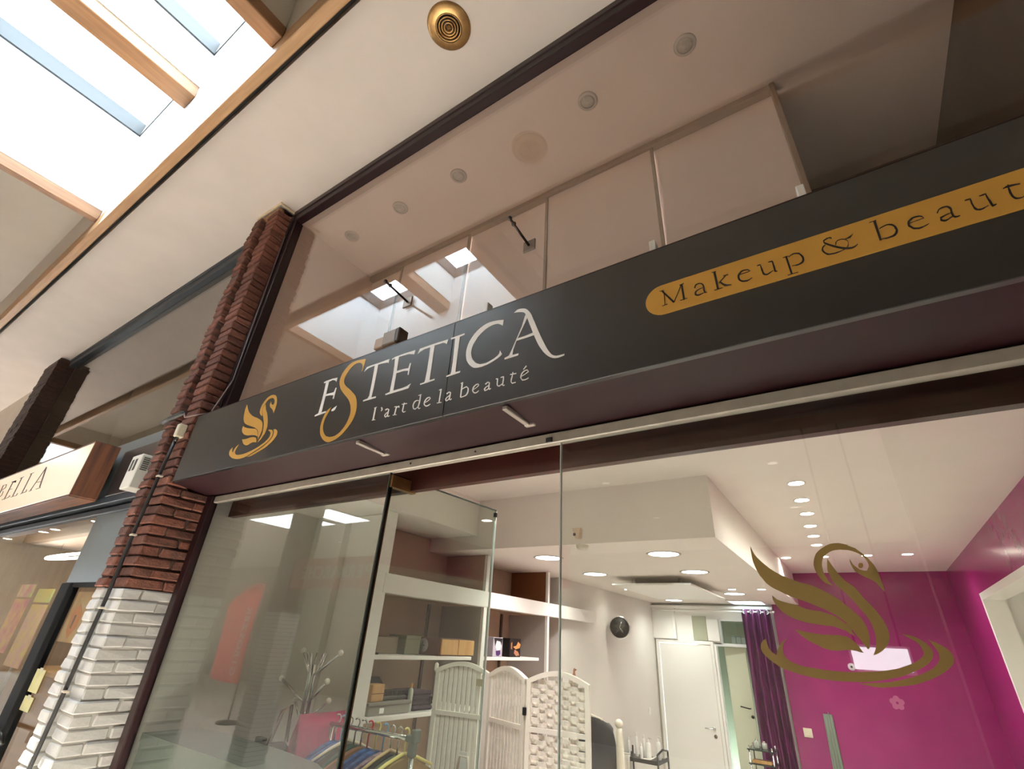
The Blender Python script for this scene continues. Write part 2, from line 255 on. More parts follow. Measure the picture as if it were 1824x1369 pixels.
TAG = [('l',[[(-3348,5834),(-3346,5712),(-3326,5704),(-3328,5826)],[(-3354,5826),(-3318,5830),(-3322,5836),(-3360,5832)],[(-3352,5702),(-3302,5698),(-3306,5704),(-3356,5708)]]),('q',[[(-3262,5814),(-3256,5806),(-3252,5800),(-3250,5796),(-3248,5792),(-3250,5786),(-3252,5778),(-3246,5774),(-3242,5780),(-3236,5786),(-3234,5792),(-3238,5802),(-3244,5808),(-3248,5816)]]),('a',[[(-3188,5770),(-3180,5772),(-3172,5776),(-3166,5780),(-3164,5776),(-3158,5772),(-3156,5770),(-3156,5762),(-3156,5750),(-3158,5740),(-3158,5730),(-3160,5722),(-3160,5710),(-3152,5704),(-3148,5700),(-3140,5696),(-3130,5698),(-3124,5700),(-3118,5702),(-3122,5706),(-3130,5706),(-3136,5706),(-3142,5706),(-3142,5708),(-3146,5710),(-3146,5708),(-3144,5716),(-3144,5724),(-3142,5734),(-3142,5744),(-3142,5756),(-3142,5770),(-3152,5778),(-3160,5782),(-3170,5788),(-3180,5786),(-3190,5782),(-3200,5780)],[(-3158,5750),(-3168,5746),(-3176,5742),(-3184,5736),(-3190,5732),(-3194,5724),(-3194,5718),(-3190,5710),(-3184,5704),(-3174,5696),(-3164,5700),(-3158,5702),(-3154,5704),(-3150,5710),(-3148,5714),(-3148,5718),(-3154,5722),(-3156,5718),(-3158,5714),(-3162,5712),(-3166,5710),(-3172,5708),(-3176,5706),(-3176,5708),(-3180,5712),(-3180,5714),(-3180,5718),(-3178,5724),(-3176,5730),(-3170,5736),(-3160,5740),(-3152,5744)]]),('r',[[(-3080,5780),(-3070,5778),(-3060,5778),(-3058,5782),(-3060,5770),(-3062,5754),(-3062,5740),(-3064,5726),(-3066,5716),(-3066,5704),(-3052,5698),(-3050,5710),(-3050,5720),(-3048,5734),(-3048,5748),(-3046,5764),(-3046,5782),(-3064,5786),(-3074,5786),(-3084,5784)],[(-3080,5698),(-3030,5694),(-3034,5700),(-3082,5704)],[(-3052,5758),(-3046,5762),(-3042,5768),(-3038,5772),(-3032,5772),(-3026,5770),(-3024,5772),(-3028,5774),(-3026,5770),(-3026,5764),(-3014,5760),(-3014,5766),(-3014,5770),(-3018,5780),(-3030,5782),(-3038,5780),(-3044,5778),(-3050,5774),(-3054,5768),(-3058,5762)]]),('t',[[(-2964,5800),(-2966,5786),(-2968,5770),(-2970,5756),(-2970,5744),(-2972,5730),(-2970,5718),(-2964,5710),(-2958,5704),(-2948,5698),(-2938,5700),(-2930,5702),(-2922,5704),(-2924,5708),(-2934,5708),(-2942,5708),(-2950,5708),(-2952,5710),(-2956,5714),(-2956,5716),(-2958,5726),(-2956,5738),(-2956,5752),(-2956,5766),(-2954,5782),(-2954,5796)],[(-2986,5784),(-2922,5780),(-2924,5786),(-2990,5792)]]),('d',[[(-2776,5836),(-2776,5810),(-2776,5784),(-2776,5762),(-2778,5744),(-2782,5728),(-2784,5716),(-2780,5708),(-2774,5702),(-2766,5694),(-2756,5696),(-2750,5698),(-2746,5700),(-2748,5704),(-2756,5704),(-2762,5704),(-2766,5702),(-2766,5706),(-2770,5710),(-2770,5712),(-2770,5722),(-2766,5738),(-2762,5756),(-2762,5780),(-2764,5806),(-2764,5832)],[(-2794,5828),(-2760,5832),(-2764,5838),(-2798,5834)],[(-2778,5780),(-2788,5784),(-2800,5788),(-2810,5790),(-2822,5788),(-2832,5784),(-2840,5776),(-2844,5766),(-2848,5756),(-2848,5744),(-2846,5732),(-2840,5722),(-2834,5710),(-2824,5704),(-2816,5702),(-2806,5698),(-2796,5706),(-2786,5712),(-2778,5718),(-2782,5722),(-2792,5716),(-2802,5712),(-2812,5708),(-2814,5710),(-2822,5714),(-2824,5714),(-2828,5722),(-2832,5732),(-2834,5740),(-2834,5750),(-2832,5760),(-2828,5768),(-2822,5776),(-2814,5780),(-2806,5782),(-2798,5782),(-2788,5778),(-2778,5774)]]),('e',[[(-2706,5740),(-2692,5742),(-2678,5746),(-2666,5750),(-2656,5756),(-2650,5762),(-2642,5770),(-2648,5778),(-2652,5782),(-2658,5788),(-2670,5788),(-2680,5788),(-2690,5786),(-2700,5778),(-2708,5768),(-2714,5758),(-2716,5748),(-2716,5736),(-2714,5726),(-2708,5718),(-2698,5710),(-2688,5702),(-2676,5700),(-2666,5700),(-2658,5702),(-2650,5704),(-2642,5710),(-2636,5714),(-2640,5718),(-2648,5714),(-2656,5712),(-2664,5710),(-2672,5710),(-2680,5710),(-2686,5710),(-2692,5716),(-2698,5722),(-2702,5726),(-2704,5734),(-2704,5742),(-2702,5750),(-2696,5760),(-2688,5770),(-2680,5776),(-2674,5778),(-2666,5780),(-2658,5780),(-2658,5778),(-2652,5774),(-2650,5774),(-2656,5768),(-2664,5762),(-2672,5756),(-2684,5752),(-2698,5748),(-2710,5746)]]),('l',[[(-2542,5834),(-2544,5710),(-2532,5704),(-2528,5828)],[(-2556,5824),(-2528,5830),(-2532,5836),(-2560,5830)],[(-2560,5704),(-2510,5700),(-2512,5706),(-2564,5710)]]),('a',[[(-2460,5766),(-2454,5770),(-2446,5776),(-2440,5780),(-2436,5776),(-2432,5774),(-2430,5774),(-2430,5766),(-2430,5756),(-2430,5746),(-2432,5738),(-2434,5728),(-2436,5720),(-2432,5712),(-2426,5708),(-2418,5700),(-2410,5704),(-2406,5706),(-2400,5710),(-2404,5714),(-2410,5712),(-2416,5712),(-2420,5710),(-2420,5712),(-2422,5714),(-2424,5716),(-2422,5722),(-2420,5732),(-2418,5742),(-2418,5752),(-2418,5762),(-2418,5774),(-2430,5782),(-2434,5784),(-2444,5786),(-2452,5782),(-2462,5780),(-2470,5776)],[(-2430,5752),(-2440,5748),(-2450,5744),(-2458,5740),(-2464,5736),(-2470,5730),(-2476,5724),(-2472,5714),(-2468,5708),(-2460,5700),(-2450,5702),(-2444,5704),(-2438,5706),(-2432,5712),(-2428,5716),(-2426,5720),(-2430,5724),(-2434,5720),(-2438,5716),(-2442,5714),(-2448,5712),(-2456,5710),(-2460,5710),(-2458,5712),(-2462,5716),(-2464,5718),(-2460,5722),(-2456,5728),(-2452,5734),(-2444,5738),(-2434,5742),(-2426,5746)]]),('b',[[(-2314,5840),(-2314,5706),(-2302,5702),(-2300,5836)],[(-2322,5830),(-2298,5836),(-2302,5842),(-2326,5836)],[(-2306,5772),(-2296,5774),(-2286,5778),(-2278,5780),(-2270,5782),(-2262,5782),(-2256,5784),(-2252,5778),(-2246,5772),(-2244,5766),(-2242,5756),(-2242,5744),(-2244,5734),(-2248,5726),(-2252,5718),(-2258,5714),(-2266,5710),(-2276,5708),(-2286,5708),(-2294,5706),(-2302,5704),(-2310,5704),(-2306,5698),(-2298,5700),(-2290,5700),(-2282,5700),(-2272,5702),(-2262,5702),(-2252,5704),(-2244,5710),(-2238,5718),(-2232,5728),(-2230,5740),(-2230,5752),(-2232,5766),(-2238,5776),(-2246,5782),(-2256,5792),(-2266,5790),(-2274,5790),(-2282,5788),(-2292,5784),(-2300,5780),(-2310,5776)]]),('e',[[(-2184,5740),(-2174,5744),(-2162,5748),(-2152,5752),(-2144,5756),(-2136,5762),(-2128,5768),(-2130,5776),(-2132,5780),(-2138,5788),(-2148,5788),(-2158,5788),(-2166,5786),(-2174,5780),(-2184,5774),(-2190,5764),(-2192,5756),(-2194,5746),(-2194,5736),(-2190,5728),(-2184,5720),(-2176,5710),(-2166,5706),(-2156,5704),(-2148,5704),(-2138,5708),(-2130,5714),(-2124,5720),(-2128,5724),(-2136,5718),(-2144,5714),(-2152,5712),(-2158,5712),(-2166,5716),(-2172,5718),(-2174,5722),(-2180,5730),(-2182,5736),(-2184,5742),(-2182,5750),(-2178,5758),(-2174,5766),(-2166,5772),(-2160,5778),(-2152,5780),(-2146,5780),(-2140,5782),(-2140,5780),(-2136,5774),(-2134,5772),(-2142,5768),(-2148,5762),(-2156,5756),(-2166,5752),(-2178,5748),(-2188,5744)]]),('a',[[(-2062,5758),(-2054,5764),(-2048,5770),(-2042,5772),(-2038,5772),(-2034,5768),(-2032,5768),(-2032,5760),(-2032,5750),(-2032,5742),(-2032,5734),(-2034,5726),(-2034,5716),(-2030,5710),(-2026,5708),(-2020,5702),(-2014,5706),(-2010,5710),(-2006,5712),(-2010,5716),(-2014,5714),(-2018,5712),(-2022,5712),(-2020,5712),(-2024,5716),(-2024,5714),(-2022,5722),(-2022,5730),(-2022,5738),(-2022,5748),(-2022,5758),(-2022,5768),(-2032,5776),(-2038,5778),(-2046,5780),(-2054,5776),(-2062,5772),(-2070,5766)],[(-2030,5748),(-2040,5744),(-2050,5742),(-2058,5738),(-2064,5734),(-2070,5730),(-2076,5724),(-2074,5716),(-2072,5712),(-2066,5702),(-2054,5704),(-2048,5704),(-2040,5706),(-2034,5710),(-2030,5714),(-2026,5720),(-2030,5722),(-2034,5720),(-2040,5716),(-2044,5714),(-2050,5712),(-2058,5712),(-2064,5710),(-2062,5712),(-2064,5716),(-2066,5718),(-2062,5722),(-2058,5726),(-2054,5732),(-2046,5736),(-2036,5738),(-2028,5742)]]),('u',[[(-1966,5782),(-1960,5782),(-1954,5780),(-1952,5784),(-1954,5772),(-1954,5760),(-1954,5748),(-1954,5740),(-1954,5732),(-1950,5724),(-1944,5716),(-1938,5714),(-1930,5708),(-1922,5712),(-1916,5714),(-1910,5718),(-1904,5722),(-1898,5726),(-1894,5730),(-1896,5734),(-1902,5730),(-1908,5726),(-1914,5724),(-1920,5720),(-1928,5720),(-1932,5718),(-1936,5720),(-1940,5724),(-1942,5726),(-1944,5730),(-1944,5736),(-1944,5744),(-1944,5756),(-1944,5770),(-1944,5784),(-1956,5788),(-1962,5788),(-1968,5786)],[(-1920,5784),(-1910,5784),(-1900,5784),(-1896,5788),(-1898,5776),(-1898,5760),(-1900,5746),(-1900,5736),(-1902,5728),(-1904,5718),(-1898,5710),(-1894,5708),(-1888,5704),(-1882,5706),(-1880,5708),(-1876,5710),(-1880,5714),(-1884,5714),(-1888,5712),(-1888,5712),(-1890,5714),(-1892,5716),(-1894,5716),(-1892,5724),(-1890,5732),(-1890,5744),(-1888,5756),(-1888,5772),(-1890,5790),(-1904,5792),(-1914,5790),(-1922,5788)]]),('t',[[(-1812,5806),(-1814,5794),(-1816,5782),(-1818,5768),(-1822,5756),(-1824,5742),(-1824,5730),(-1822,5720),(-1816,5712),(-1808,5704),(-1796,5706),(-1786,5706),(-1776,5706),(-1778,5712),(-1788,5712),(-1800,5712),(-1808,5712),(-1810,5716),(-1814,5722),(-1816,5726),(-1814,5738),(-1812,5750),(-1808,5764),(-1808,5778),(-1806,5790),(-1804,5804)],[(-1832,5786),(-1776,5782),(-1776,5790),(-1834,5794)]]),('e',[[(-1732,5744),(-1718,5748),(-1704,5752),(-1692,5758),(-1682,5762),(-1674,5766),(-1664,5772),(-1668,5780),(-1672,5786),(-1678,5794),(-1688,5794),(-1698,5794),(-1706,5792),(-1716,5786),(-1726,5778),(-1732,5768),(-1736,5758),(-1738,5748),(-1738,5738),(-1732,5728),(-1726,5718),(-1718,5708),(-1706,5708),(-1696,5706),(-1686,5708),(-1676,5710),(-1668,5714),(-1662,5718),(-1664,5722),(-1672,5718),(-1680,5716),(-1688,5714),(-1698,5714),(-1708,5716),(-1716,5716),(-1720,5722),(-1726,5730),(-1728,5736),(-1728,5744),(-1728,5754),(-1724,5762),(-1718,5770),(-1710,5778),(-1700,5784),(-1694,5786),(-1686,5786),(-1678,5788),(-1678,5784),(-1674,5778),(-1670,5776),(-1678,5772),(-1686,5768),(-1696,5762),(-1708,5758),(-1720,5754),(-1734,5750)],[(-1712,5800),(-1684,5824),(-1690,5832),(-1716,5806)]])]
MAKEUP = [('M',[[(-620,6112),(-624,6000),(-620,6000),(-616,6110)],[(-636,6120),(-568,5996),(-558,6004),(-628,6126)],[(-560,5998),(-504,6116),(-506,6120),(-564,6002)],[(-506,6124),(-504,5996),(-492,5994),(-494,6122)],[(-646,6120),(-616,6118),(-616,6122),(-646,6124)],[(-640,5996),(-604,5998),(-604,6002),(-640,6000)],[(-522,5996),(-476,5998),(-478,6002),(-524,6000)],[(-514,6118),(-484,6124),(-486,6128),(-514,6124)]]),('a',[[(-420,6058),(-418,6066),(-414,6076),(-410,6080),(-402,6082),(-394,6082),(-386,6080),(-382,6074),(-378,6070),(-376,6062),(-376,6054),(-376,6042),(-376,6030),(-376,6020),(-374,6012),(-372,6000),(-366,5998),(-360,5998),(-356,5996),(-356,6002),(-360,6004),(-364,6008),(-366,6006),(-364,6012),(-366,6020),(-366,6028),(-366,6040),(-366,6052),(-368,6066),(-372,6074),(-378,6082),(-384,6086),(-394,6090),(-404,6090),(-414,6088),(-420,6082),(-424,6072),(-428,6064)],[(-374,6048),(-382,6046),(-390,6046),(-398,6044),(-408,6042),(-416,6038),(-424,6034),(-428,6026),(-430,6018),(-430,6006),(-422,5998),(-416,5994),(-408,5992),(-396,5994),(-386,5998),(-374,6002),(-376,6006),(-386,6004),(-398,6002),(-408,6002),(-414,6004),(-418,6010),(-420,6012),(-420,6014),(-418,6020),(-418,6024),(-412,6030),(-406,6034),(-398,6038),(-390,6040),(-382,6042),(-372,6044)]]),('k',[[(-300,6138),(-296,6002),(-284,6000),(-286,6138)],[(-310,6138),(-282,6138),(-282,6142),(-310,6142)],[(-312,5996),(-264,5996),(-264,6000),(-312,6000)],[(-278,6038),(-232,6080),(-234,6084),(-280,6044)],[(-248,6084),(-218,6082),(-218,6088),(-248,6088)],[(-274,6044),(-266,6030),(-258,6016),(-250,6004),(-236,6000),(-222,6000),(-210,5998),(-210,6002),(-222,6008),(-234,6012),(-244,6020),(-252,6026),(-260,6038),(-268,6050)]]),('e',[[(-156,6056),(-142,6056),(-128,6056),(-116,6056),(-108,6056),(-102,6058),(-94,6060),(-98,6068),(-102,6074),(-108,6080),(-118,6082),(-128,6084),(-138,6084),(-148,6080),(-156,6072),(-164,6064),(-168,6054),(-170,6044),(-170,6032),(-168,6020),(-162,6010),(-154,6000),(-144,5994),(-134,5992),(-122,5990),(-112,5994),(-102,6000),(-92,6004),(-92,6008),(-104,6004),(-114,6000),(-124,6000),(-132,6002),(-142,6004),(-150,6010),(-156,6016),(-158,6026),(-160,6034),(-160,6040),(-158,6048),(-156,6054),(-150,6062),(-144,6070),(-136,6074),(-128,6076),(-118,6074),(-110,6072),(-106,6070),(-102,6064),(-98,6062),(-102,6062),(-108,6060),(-116,6060),(-128,6060),(-142,6060),(-156,6060)]]),('u',[[(-54,6080),(-48,6080),(-42,6080),(-38,6082),(-38,6068),(-38,6052),(-38,6036),(-36,6024),(-36,6012),(-32,6002),(-26,5996),(-20,5994),(-14,5992),(-6,5994),(2,5998),(8,6002),(14,6006),(18,6008),(22,6010),(22,6014),(16,6012),(12,6010),(6,6008),(0,6006),(-8,6002),(-14,6002),(-18,6004),(-22,6006),(-24,6010),(-26,6016),(-28,6026),(-28,6038),(-30,6052),(-32,6068),(-34,6086),(-42,6086),(-48,6086),(-54,6084)],[(6,6082),(14,6080),(22,6078),(26,6078),(26,6066),(26,6052),(26,6038),(26,6026),(26,6014),(26,6000),(34,5996),(38,5996),(42,5996),(42,6000),(38,6004),(36,6006),(36,6004),(36,6014),(36,6026),(36,6038),(34,6052),(34,6066),(32,6084),(22,6086),(14,6086),(6,6084)]]),('p',[[(98,6086),(102,5950),(112,5950),(108,6086)],[(86,5946),(140,5946),(140,5950),(86,5950)],[(86,6080),(116,6080),(116,6084),(86,6084)],[(114,6072),(122,6076),(130,6080),(140,6082),(148,6082),(158,6078),(166,6072),(170,6064),(174,6052),(176,6042),(176,6032),(174,6024),(172,6018),(168,6012),(160,6008),(152,6004),(142,6004),(130,6004),(120,6006),(118,6002),(130,6000),(142,5996),(152,5996),(162,5998),(170,6000),(178,6006),(184,6018),(186,6030),(186,6044),(182,6058),(176,6070),(170,6082),(160,6086),(150,6090),(138,6090),(130,6086),(122,6082),(114,6076)]]),('ampersand',[[(340,6116),(336,6120),(332,6124),(324,6124),(316,6124),(308,6120),(298,6116),(296,6106),(296,6098),(298,6090),(306,6078),(318,6064),(332,6048),(346,6034),(362,6020),(376,6010),(388,6004),(400,6000),(410,5998),(418,6000),(426,6004),(432,6008),(436,6012),(438,6014),(440,6018),(438,6020),(436,6018),(434,6016),(432,6014),(426,6012),(418,6010),(410,6010),(402,6012),(392,6016),(380,6022),(366,6032),(350,6046),(336,6060),(324,6072),(312,6086),(302,6098),(302,6100),(302,6106),(300,6108),(308,6112),(318,6116),(324,6118),(330,6116),(334,6112),(338,6106)],[(300,6082),(294,6078),(288,6076),(284,6070),(280,6062),(276,6050),(278,6038),(282,6026),(288,6016),(294,6006),(304,6002),(314,6000),(326,5998),(340,5998),(352,6000),(366,6004),(376,6006),(386,6012),(394,6018),(400,6028),(402,6038),(404,6048),(404,6056),(402,6066),(398,6072),(392,6078),(384,6084),(376,6086),(368,6086),(360,6084),(354,6080),(348,6074),(346,6064),(344,6056),(346,6054),(350,6062),(352,6070),(354,6076),(360,6080),(368,6082),(376,6082),(384,6078),(390,6074),(396,6068),(400,6062),(402,6056),(402,6048),(400,6040),(396,6030),(392,6022),(384,6016),(376,6012),(366,6008),(352,6006),(340,6006),(326,6006),(316,6008),(306,6010),(298,6016),(292,6024),(288,6034),(286,6042),(284,6050),(286,6058),(288,6064),(290,6068),(296,6072),(302,6078)],[(392,6074),(400,6074),(410,6074),(418,6074),(424,6080),(430,6088),(436,6094),(436,6098),(430,6092),(422,6088),(416,6086),(408,6082),(400,6080),(392,6078)]]),('b',[[(538,6136),(532,5996),(542,5996),(550,6136)],[(520,6134),(552,6136),(552,6140),(520,6138)],[(550,6072),(562,6076),(574,6080),(584,6082),(594,6078),(602,6072),(608,6064),(610,6054),(610,6040),(612,6030),(608,6026),(604,6016),(600,6012),(592,6006),(584,6004),(574,6002),(564,6002),(552,6004),(540,6004),(540,6000),(552,5998),(562,5994),(572,5994),(584,5994),(594,5994),(602,5998),(610,6006),(616,6016),(620,6028),(620,6044),(618,6058),(612,6072),(606,6080),(596,6086),(584,6088),(574,6086),(562,6082),(550,6076)]]),('e',[[(670,6048),(682,6048),(694,6050),(706,6050),(716,6050),(726,6052),(736,6052),(734,6062),(732,6070),(726,6076),(718,6080),(708,6082),(698,6082),(688,6080),(678,6072),(670,6064),(666,6054),(664,6042),(664,6030),(670,6020),(674,6010),(680,6002),(690,5998),(698,5994),(708,5994),(720,5998),(732,6002),(744,6008),(744,6010),(732,6008),(720,6004),(710,6004),(700,6004),(692,6008),(684,6012),(680,6018),(676,6028),(672,6036),(674,6042),(674,6050),(676,6054),(682,6062),(690,6068),(698,6074),(708,6074),(718,6072),(724,6070),(728,6066),(732,6060),(734,6056),(726,6056),(716,6054),(706,6054),(694,6052),(682,6052),(670,6052)]]),('a',[[(792,6056),(796,6064),(800,6072),(806,6078),(816,6080),(826,6080),(834,6078),(836,6072),(838,6066),(840,6058),(838,6046),(836,6032),(836,6018),(836,6008),(840,6000),(844,5996),(850,5996),(856,5996),(862,5998),(864,6002),(856,6004),(850,6004),(846,6008),(844,6010),(844,6014),(844,6020),(844,6032),(846,6048),(848,6062),(846,6072),(842,6080),(836,6086),(826,6088),(816,6088),(806,6084),(798,6078),(794,6070),(788,6062)],[(842,6038),(834,6036),(824,6036),(816,6034),(808,6032),(800,6030),(792,6028),(790,6016),(788,6012),(788,6004),(794,5998),(798,5994),(806,5992),(816,5996),(826,6002),(838,6008),(838,6012),(826,6008),(816,6002),(806,6002),(802,6004),(798,6008),(796,6012),(796,6012),(796,6018),(794,6018),(800,6020),(808,6024),(816,6028),(824,6030),(832,6032),(842,6034)]]),('u',[[(904,6082),(912,6082),(918,6082),(924,6082),(922,6068),(920,6052),(920,6038),(920,6026),(920,6014),(924,6004),(930,6000),(936,5996),(942,5996),(952,5998),(962,6004),(972,6008),(972,6012),(962,6008),(952,6006),(944,6004),(938,6006),(932,6008),(930,6014),(928,6020),(926,6030),(926,6040),(926,6054),(928,6070),(928,6086),(920,6088),(912,6088),(906,6086)],[(960,6082),(968,6080),(976,6080),(982,6082),(980,6066),(980,6050),(980,6034),(980,6020),(980,6008),(982,5994),(990,5996),(994,5998),(1000,6002),(1000,6006),(994,6006),(990,6006),(988,6004),(988,6012),(988,6024),(988,6036),(986,6052),(986,6068),(986,6088),(976,6088),(968,6086),(960,6086)]]),('t',[[(1068,6098),(1066,6086),(1062,6072),(1060,6060),(1058,6048),(1058,6034),(1058,6022),(1060,6012),(1062,6004),(1066,5998),(1070,5996),(1078,5994),(1082,5994),(1086,5994),(1090,5996),(1094,5998),(1102,5998),(1110,6000),(1120,6004),(1120,6008),(1110,6006),(1102,6002),(1094,6002),(1090,6000),(1088,6000),(1084,6000),(1078,6002),(1074,6004),(1070,6008),(1068,6012),(1066,6020),(1066,6028),(1066,6036),(1066,6048),(1068,6060),(1068,6072),(1070,6084),(1072,6098)],[(1048,6080),(1054,6082),(1058,6082),(1066,6080),(1078,6080),(1092,6080),(1108,6078),(1108,6084),(1094,6088),(1080,6092),(1068,6094),(1060,6092),(1054,6088),(1048,6086)]])]
SWAN_DECAL = [[(-442,4566),(-436,4542),(-428,4520),(-418,4502),(-402,4482),(-384,4462),(-362,4440),(-336,4420),(-308,4402),(-270,4384),(-234,4368),(-200,4358),(-170,4348),(-142,4334),(-116,4318),(-90,4300),(-68,4284),(-54,4270),(-42,4256),(-28,4242),(-14,4226),(-2,4212),(8,4198),(16,4180),(22,4160),(24,4140),(24,4118),(22,4102),(18,4088),(14,4074),(8,4060),(2,4062),(0,4066),(-6,4078),(-12,4090),(-18,4102),(-26,4114),(-32,4126),(-40,4140),(-50,4150),(-60,4160),(-58,4168),(-58,4174),(-72,4188),(-94,4206),(-118,4222),(-146,4238),(-178,4252),(-210,4266),(-246,4280),(-278,4292),(-308,4306),(-332,4320),(-358,4334),(-378,4348),(-396,4366),(-408,4386),(-420,4404),(-428,4424),(-436,4450),(-442,4476),(-444,4502),(-444,4526),(-444,4546)],[(-376,4300),(-366,4290),(-356,4280),(-338,4272),(-318,4266),(-298,4260),(-276,4256),(-250,4246),(-222,4234),(-190,4228),(-158,4224),(-132,4214),(-108,4206),(-90,4194),(-74,4182),(-60,4168),(-48,4156),(-46,4146),(-44,4136),(-40,4124),(-34,4114),(-40,4116),(-46,4120),(-56,4126),(-66,4134),(-72,4138),(-78,4140),(-96,4148),(-120,4156),(-152,4158),(-186,4162),(-216,4166),(-244,4172),(-272,4180),(-298,4190),(-322,4204),(-342,4220),(-356,4238),(-366,4254),(-372,4268),(-376,4280),(-376,4290)],[(-296,4136),(-274,4130),(-252,4126),(-226,4122),(-198,4118),(-166,4116),(-134,4116),(-102,4116),(-76,4112),(-60,4104),(-50,4094),(-38,4082),(-30,4068),(-24,4056),(-18,4042),(-26,4044),(-36,4046),(-48,4050),(-64,4052),(-82,4052),(-100,4050),(-124,4046),(-148,4046),(-170,4050),(-190,4056),(-206,4066),(-224,4074),(-242,4084),(-258,4096),(-272,4106),(-282,4118),(-290,4126)],[(-74,4484),(-68,4470),(-62,4454),(-54,4436),(-46,4418),(-34,4396),(-24,4380),(-22,4376),(-20,4374),(-6,4360),(14,4342),(28,4318),(42,4290),(58,4266),(74,4242),(86,4218),(96,4194),(102,4174),(106,4152),(106,4134),(104,4116),(98,4100),(90,4086),(78,4072),(66,4060),(52,4050),(38,4042),(28,4038),(18,4034),(28,4050),(38,4068),(44,4088),(48,4110),(50,4130),(48,4150),(46,4172),(40,4192),(32,4212),(22,4230),(8,4254),(-6,4280),(-20,4300),(-34,4318),(-42,4328),(-52,4338),(-62,4352),(-72,4368),(-78,4384),(-82,4404),(-86,4420),(-84,4440),(-80,4460)],[(-76,4346),(-94,4354),(-110,4362),(-122,4376),(-132,4394),(-140,4414),(-144,4436),(-144,4454),(-140,4472),(-132,4492),(-122,4510),(-106,4526),(-86,4540),(-64,4552),(-44,4560),(-24,4562),(-4,4562),(16,4556),(38,4550),(32,4550),(26,4552),(44,4542),(64,4532),(78,4516),(92,4500),(104,4484),(114,4466),(124,4448),(130,4426),(134,4402),(136,4374),(138,4348),(138,4320),(132,4326),(126,4336),(120,4348),(114,4360),(104,4370),(92,4378),(78,4386),(62,4396),(48,4406),(36,4418),(30,4434),(26,4448),(24,4466),(26,4482),(30,4468),(34,4454),(42,4442),(50,4434),(58,4426),(68,4422),(78,4420),(88,4420),(94,4430),(100,4438),(102,4450),(100,4462),(96,4474),(90,4488),(78,4500),(64,4510),(48,4518),(30,4524),(12,4526),(-8,4528),(-28,4526),(-46,4522),(-62,4514),(-76,4504),(-88,4494),(-96,4482),(-102,4466),(-106,4450),(-106,4432),(-106,4414),(-102,4398),(-96,4382),(-88,4364)],[(78,4446),(76,4442),(74,4438),(70,4434),(66,4434),(62,4434),(58,4434),(56,4438),(56,4442),(56,4446),(58,4450),(60,4454),(64,4458),(68,4458),(72,4458),(76,4456),(78,4454),(78,4450)],[(-336,4094),(-348,4084),(-360,4070),(-368,4056),(-372,4042),(-372,4024),(-370,4008),(-360,3996),(-348,3986),(-330,3978),(-306,3970),(-276,3964),(-242,3962),(-204,3958),(-164,3956),(-126,3956),(-86,3956),(-48,3960),(-10,3964),(28,3968),(64,3976),(100,3984),(130,3996),(160,4008),(182,4020),(200,4032),(212,4044),(218,4054),(218,4064),(216,4076),(212,4088),(204,4100),(194,4108),(184,4114),(174,4120),(166,4126),(158,4132),(174,4130),(190,4126),(206,4120),(222,4110),(236,4098),(246,4084),(252,4070),(252,4056),(248,4044),(240,4030),(228,4018),(210,4004),(186,3990),(158,3976),(128,3962),(96,3950),(58,3940),(20,3930),(-18,3922),(-56,3918),(-94,3916),(-132,3914),(-170,3914),(-210,3916),(-246,3918),(-282,3924),(-316,3930),(-346,3938),(-374,3946),(-400,3956),(-424,3972),(-446,3988),(-462,4004),(-472,4018),(-478,4034),(-476,4048),(-472,4060),(-464,4072),(-456,4078),(-446,4084),(-444,4070),(-442,4054),(-438,4040),(-430,4026),(-420,4018),(-408,4010),(-402,4026),(-394,4040),(-382,4058),(-368,4074),(-352,4084)],[(250,4114),(264,4106),(278,4100),(290,4092),(304,4082),(314,4070),(320,4058),(322,4044),(318,4030),(312,4018),(300,4006),(284,3992),(264,3978),(240,3964),(214,3950),(184,3938),(154,3926),(120,3918),(86,3912),(54,3906),(22,3902),(-8,3902),(-34,3906),(-54,3908),(-72,3912),(-40,3914),(-8,3918),(26,3922),(62,3928),(98,3938),(132,3948),(164,3960),(192,3972),(218,3986),(240,4000),(256,4016),(268,4032),(272,4048),(272,4062),(268,4076),(262,4088),(256,4102)]]
BELLA = [('B',[[(-15224,6374),(-15042,5996),(-14980,5984),(-15160,6360)],[(-15178,6362),(-14946,6362),(-14886,6286),(-15154,6242),(-15118,6232),(-14848,6276),(-14934,6366),(-15208,6372)],[(-15128,6232),(-14890,6202),(-14838,6120),(-15108,6034),(-15070,6024),(-14800,6110),(-14862,6202),(-15144,6242)]]),('E',[[(-14520,6384),(-14430,5984),(-14372,5974),(-14460,6370)],[(-14606,6372),(-14274,6370),(-14256,6326),(-14228,6322),(-14286,6376),(-14630,6380)],[(-14478,6188),(-14212,6184),(-14234,6192),(-14500,6196)],[(-14560,5982),(-14116,5994),(-14076,6030),(-14112,6038),(-14146,6004),(-14590,5994)]]),('L',[[(-13954,6404),(-13874,6000),(-13820,5988),(-13898,6392)],[(-13934,5976),(-13570,5978),(-13548,6022),(-13582,6030),(-13600,5988),(-13960,5986)],[(-14048,6386),(-13796,6394),(-13818,6402),(-14070,6394)]]),('L',[[(-13350,6410),(-13276,5998),(-13226,5988),(-13296,6398)],[(-13320,5982),(-12994,5992),(-13012,6040),(-13042,6046),(-13022,6002),(-13346,5992)],[(-13436,6404),(-13182,6402),(-13202,6410),(-13456,6412)]]),('A',[[(-12522,6434),(-12248,6004),(-12180,5992),(-12452,6420)],[(-12502,6432),(-12756,5988),(-12726,5980),(-12472,6422)],[(-12640,6134),(-12296,6116),(-12314,6126),(-12660,6144)],[(-12386,5978),(-12122,5980),(-12142,5988),(-12408,5986)],[(-12788,5976),(-12640,5992),(-12666,6000),(-12814,5984)]])]
